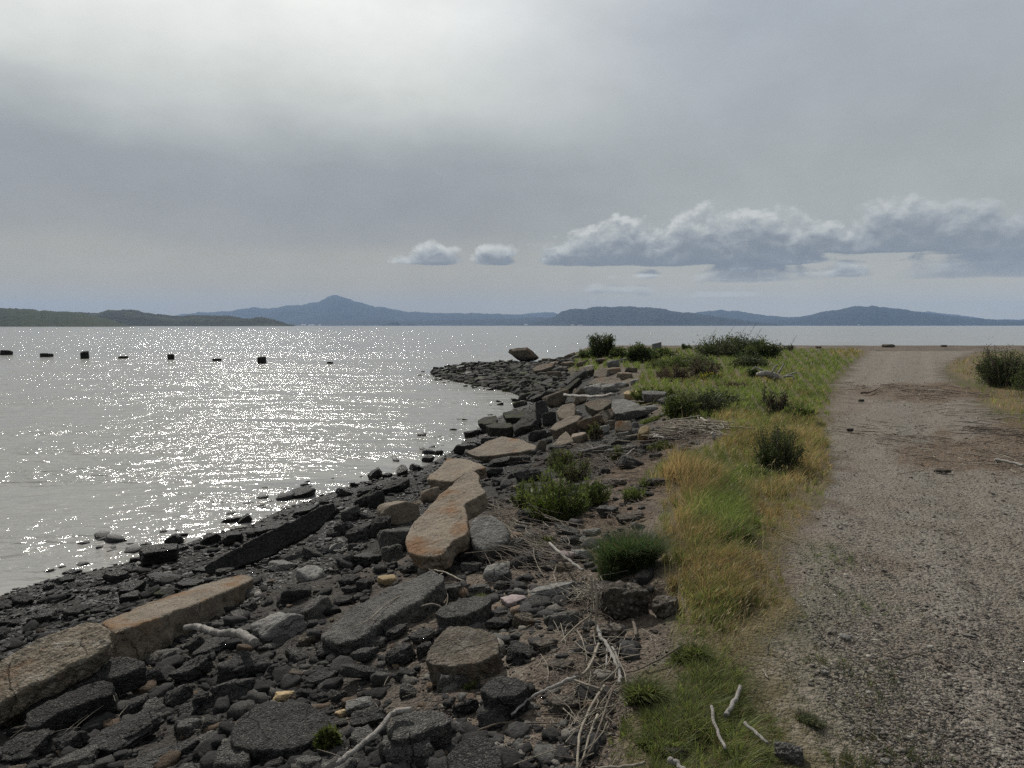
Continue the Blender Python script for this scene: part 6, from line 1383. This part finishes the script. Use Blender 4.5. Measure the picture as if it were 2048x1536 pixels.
# ------------------------------------------------------------------ grass: stuff, one blade mesh per colour family
def grass():
    rg = np.random.RandomState(77)
    def sample(n, x0, x1, y0, y1, seed, poly):
        X_, Y_, H_, px, py, r = screen_samples(n, x0, x1, y0, y1, seed)
        k = (Y_ > 0) & inside(X_, Y_, poly)
        return X_[k], Y_[k], H_[k]
    A = [sample(520000, 1100, 1760, 694, 1900, 41, GRASS), sample(190000, 1150, 1800, 1210, 1900, 45, GRASS), sample(40000, 1860, 2900, 697, 1000, 42, GRASS_R), sample(90000, 1100, 1800, 694, 900, 44, GRASS)]
    # sparse fringe round the turf and at the track's edge
    fx, fy, fh, fpx, fpy, r_ = screen_samples(90000, 1180, 2100, 900, 1900, 43)
    tm = soft(fx, fy, TURF, .08, seed=14) * (1 - inside(fx, fy, GRASS)); cn = fbm(fx * 4, fy * 4, oct=3, seed=52)
    k = (r_.uniform(size=len(fx)) < tm * np.clip(.42 + cn * 1.8, 0, 1)); A.append((fx[k], fy[k], fh[k]))
    fringe_n = len(fx[k])
    X_ = np.concatenate([a[0] for a in A]); Y_ = np.concatenate([a[1] for a in A]); H_ = np.concatenate([a[2] for a in A]); n = len(X_)
    fringe = np.zeros(n, bool); fringe[n - fringe_n:] = True
    # thin out at ragged edges and over bare spots
    qx, qy = project(X_, Y_, H_); lw_ = ss(qy, 1215, 1300)
    ed = np.where(fringe, 1.0, ss(np.minimum(pdist(X_, Y_, GRASS), pdist(X_, Y_, GRASS_R)) / (1 + .05 * Y_) + .28 * fbm(X_ * 2.6, Y_ * 2.6, oct=4, seed=59), -.02, .22)); bare = fbm(X_ * 2.1, Y_ * 2.1, oct=4, seed=58)
    kp = rg.uniform(size=n) < np.clip(.12 + ed * .95, 0, 1) * np.clip(1.15 + bare * 2.0, .14, 1) * (1 - lw_ + lw_ * np.clip(.95 + 2.4 * fbm(X_ * 3.1 + 5, Y_ * 3.1, oct=4, seed=68), .05, 1))
    X_, Y_, H_, fringe = X_[kp], Y_[kp], H_[kp], fringe[kp]; n = len(X_)
    # pull blades into tufts
    cell = .05 + .012 * Y_
    gx, gy = np.floor(X_ / cell), np.floor(Y_ / cell)
    hx = _hash(gx.astype(np.int64), gy.astype(np.int64), np.zeros(n, np.int64), 5); hy = _hash(gx.astype(np.int64), gy.astype(np.int64), np.zeros(n, np.int64), 6)
    pull = rg.uniform(.15, .75, n)
    X_ = X_ + ((gx + .2 + .6 * hx) * cell - X_) * pull; Y_ = Y_ + ((gy + .2 + .6 * hy) * cell - Y_) * pull; H_ = height(X_, Y_)
    px, py = project(X_, Y_, H_)
    gold = patch(px, py, GOLD, 2, .5); lush = patch(px, py, LUSH, 3)
    gold = np.clip(gold - lush * .9, 0, 1)
    wide = fbm(X_ * .5, Y_ * .5, oct=3, seed=61)
    gold = np.clip(gold * .66 + .06 + .42 * wide - .10 * ss(Y_, 10, 16) - .25 * (gold > .3) * np.clip(fbm(X_ * 2.4, Y_ * 2.4, oct=3, seed=69) * 2, -1, 1), 0, 1)
    isgold = rg.uniform(size=n) < gold
    low = ss(py, 1215, 1300)                          # trodden turf near the viewer
    edge = pdist(X_, Y_, GRASS)
    hgt = .14 * (1 - low) + .075 * low + .10 * patch(px, py, [(1385,985,70,45,1), (1440,1045,90,45,1), (1400,1090,60,30,.6), (1600,900,80,60,.5)], 9)
    hgt = hgt * (1 + .35 * gold) * np.clip(.55 + .9 * ss(edge, 0, .35) , 0, 1.2) * (1 + .5 * fbm(X_ * 1.3, Y_ * 1.3, oct=2, seed=63)) * rg.uniform(.45, 1.15, n)
    hgt = np.where((px > 1480) & (py > 1000), hgt * .45, hgt)
    hgt = np.where((py > 1150) & (py < 1300), hgt * .8, hgt)
    hgt = np.where(fringe, rg.uniform(.02, .05, n), hgt)
    hgt = np.where(Y_ > 24, hgt * 1.15, hgt)
    wd = np.maximum(.0027, .00045 * Y_) * rg.uniform(.5, 1.7, n)
    a = rg.uniform(0, 6.28, n); lean = rg.uniform(.15, .7, n) * hgt
    wind = np.array([-.25, .0])                        # seed heads bow to the left in the sea wind
    dx = np.cos(a) * lean + wind[0] * hgt * rg.uniform(.2, 1.4, n) * -1.0; dy = np.sin(a) * lean
    flat = np.where(fringe | (low > .5), 1.6, 1.0); dx, dy = dx * flat, dy * flat
    sx, sy = -np.sin(a) * wd * .5, np.cos(a) * wd * .5
    # keep the broad side roughly towards where people look from
    sx = np.where(rg.uniform(size=n) < .6, wd * .5, sx); sy = np.where(np.abs(sx) == wd * .5, 0, sy)
    base = np.stack([X_, Y_, H_ - .01], 1); ts = [0, .45, .8, 1.0]; wv = [1, .85, .5, 0.0]
    V = []
    for t, w_ in zip(ts, wv):
        c = base + np.stack([dx * t ** 1.8, dy * t ** 1.8, hgt * (t - .18 * t ** 3)], 1)
        o = np.stack([sx * w_, sy * w_, np.zeros(n)], 1)
        if w_ > 0: V += [c - o, c + o]
        else: V += [c]
    V = np.stack(V, 1)
    Gp = np.array([(.11, .145, .038), (.16, .20, .055), (.23, .26, .08), (.125, .15, .062)]); Yp = np.array([(.30, .20, .10), (.40, .285, .16), (.23, .15, .08), (.34, .24, .125)])
    Tp = np.array([(.05, .07, .035), (.09, .11, .06), (.13, .145, .09)])
    col = Gp[rg.randint(0, 4, n)]; col = np.where(isgold[:, None], Yp[rg.randint(0, 4, n)], col)
    col = np.where((fringe & (rg.uniform(size=n) < .8))[:, None], Tp[rg.randint(0, 3, n)], col)
    col = np.where((low > .5)[:, None] & (rg.uniform(size=n) < .25)[:, None], np.array([.15, .115, .065]), col)
    col = col * (1 - .05 * low)[:, None]
    col = col * (1 + .45 * fbm(X_ * 2.2, Y_ * 2.2, oct=2, seed=66))[:, None] * rg.uniform(.75, 1.25, (n, 1))
    for nm, sel in (('green_grass', ~isgold), ('dry_grass', isgold)):
        v = V[sel]; m_ = len(v); i = np.arange(m_)[:, None] * 7
        F3 = np.concatenate([i + [0, 1, 3], i + [0, 3, 2], i + [2, 3, 5], i + [2, 5, 4], i + [4, 5, 6]], 1).reshape(-1, 3)
        me = mesh_np(nm, v.reshape(-1, 3), F3, 3); set_col(me, 'Col', np.repeat(col[sel], 7, 0))
        tag(link(nm, me, M['blade'], None, False), kind='stuff')
    print('blades', n)
grass()
def seed_stalks():
    X_, Y_, H_, px, py, rg = screen_samples(2000, 1280, 1700, 700, 1330, 88)
    k = inside(X_, Y_, GRASS); X_, Y_, H_ = X_[k], Y_[k], H_[k]; n = len(X_)
    h = rg.uniform(.16, .34, n) * (1 - .45 * ss(project(X_, Y_, H_)[1], 1100, 1300)); a = rg.uniform(0, 6.28, n); ln = h * rg.uniform(.1, .6, n)
    wd = np.maximum(.0022, .0004 * Y_)
    col = np.array([(.26, .20, .12), (.20, .15, .09), (.15, .14, .07), (.32, .27, .18)])[rg.randint(0, 4, n)] * rg.uniform(.8, 1.2, (n, 1))
    B = np.stack([X_, Y_, H_], 1); V, Fc, Cc = blade_mesh(B, np.cos(a) * ln + .2 * h, np.sin(a) * ln, h, wd, col, rg, 1.0)
    T_ = B + np.stack([np.cos(a) * ln + .2 * h, np.sin(a) * ln, h * .7], 1)
    D_ = np.stack([.5 + .3 * np.cos(a), .3 * np.sin(a), np.full(n, .5)], 1); D_ /= np.linalg.norm(D_, axis=1)[:, None]
    V2, F2, C2 = leaf_cards(T_ - D_ * .01, D_, np.full(n, .035) * (1 + Y_ * .03), wd * 3.2, col * 1.1, rg)
    me = mesh_np('seed_stalks', np.vstack([V, V2]), np.vstack([Fc, F2 + len(V)]), 3); set_col(me, 'Col', np.vstack([Cc, C2])); tag(link('seed_stalks', me, M['blade'], None, False), kind='stuff')
seed_stalks()
# low stones and weed wrack along the far edge of the land
for i, (px, py, w_, h_, mt, lb) in enumerate([(1776,692,26,8,'clod','low pale earth heap on the far edge of the land beyond the track'), (1637,695,12,5,'asphalt','small dark lump on the far edge left of the track'), (1888,692,12,5,'clod','dark lump on the far edge right of the earth heap'),
        
        (1722,801,12,6,'asphalt','small dark stone on the middle of the track'), (1700,860,14,8,'asphalt','dark stone on the left side of the track'), (1884,941,34,10,'clod','flat brown bark-like lump on the track'),
        (1650,1345,16,10,'grey','white-grey pebble on bare earth beside the track'), (1690,1273,26,10,'grey','pale broken stone at the gravel edge'), (1770,1523,20,12,'grey','pale stone at the bottom edge of the track'), (1940,1272,30,8,'grey','pale flat stone in the near gravel')]):
    rock(px, py, w_, h_, mt, lb, seed=700 + i, sub=3, rough=.06)
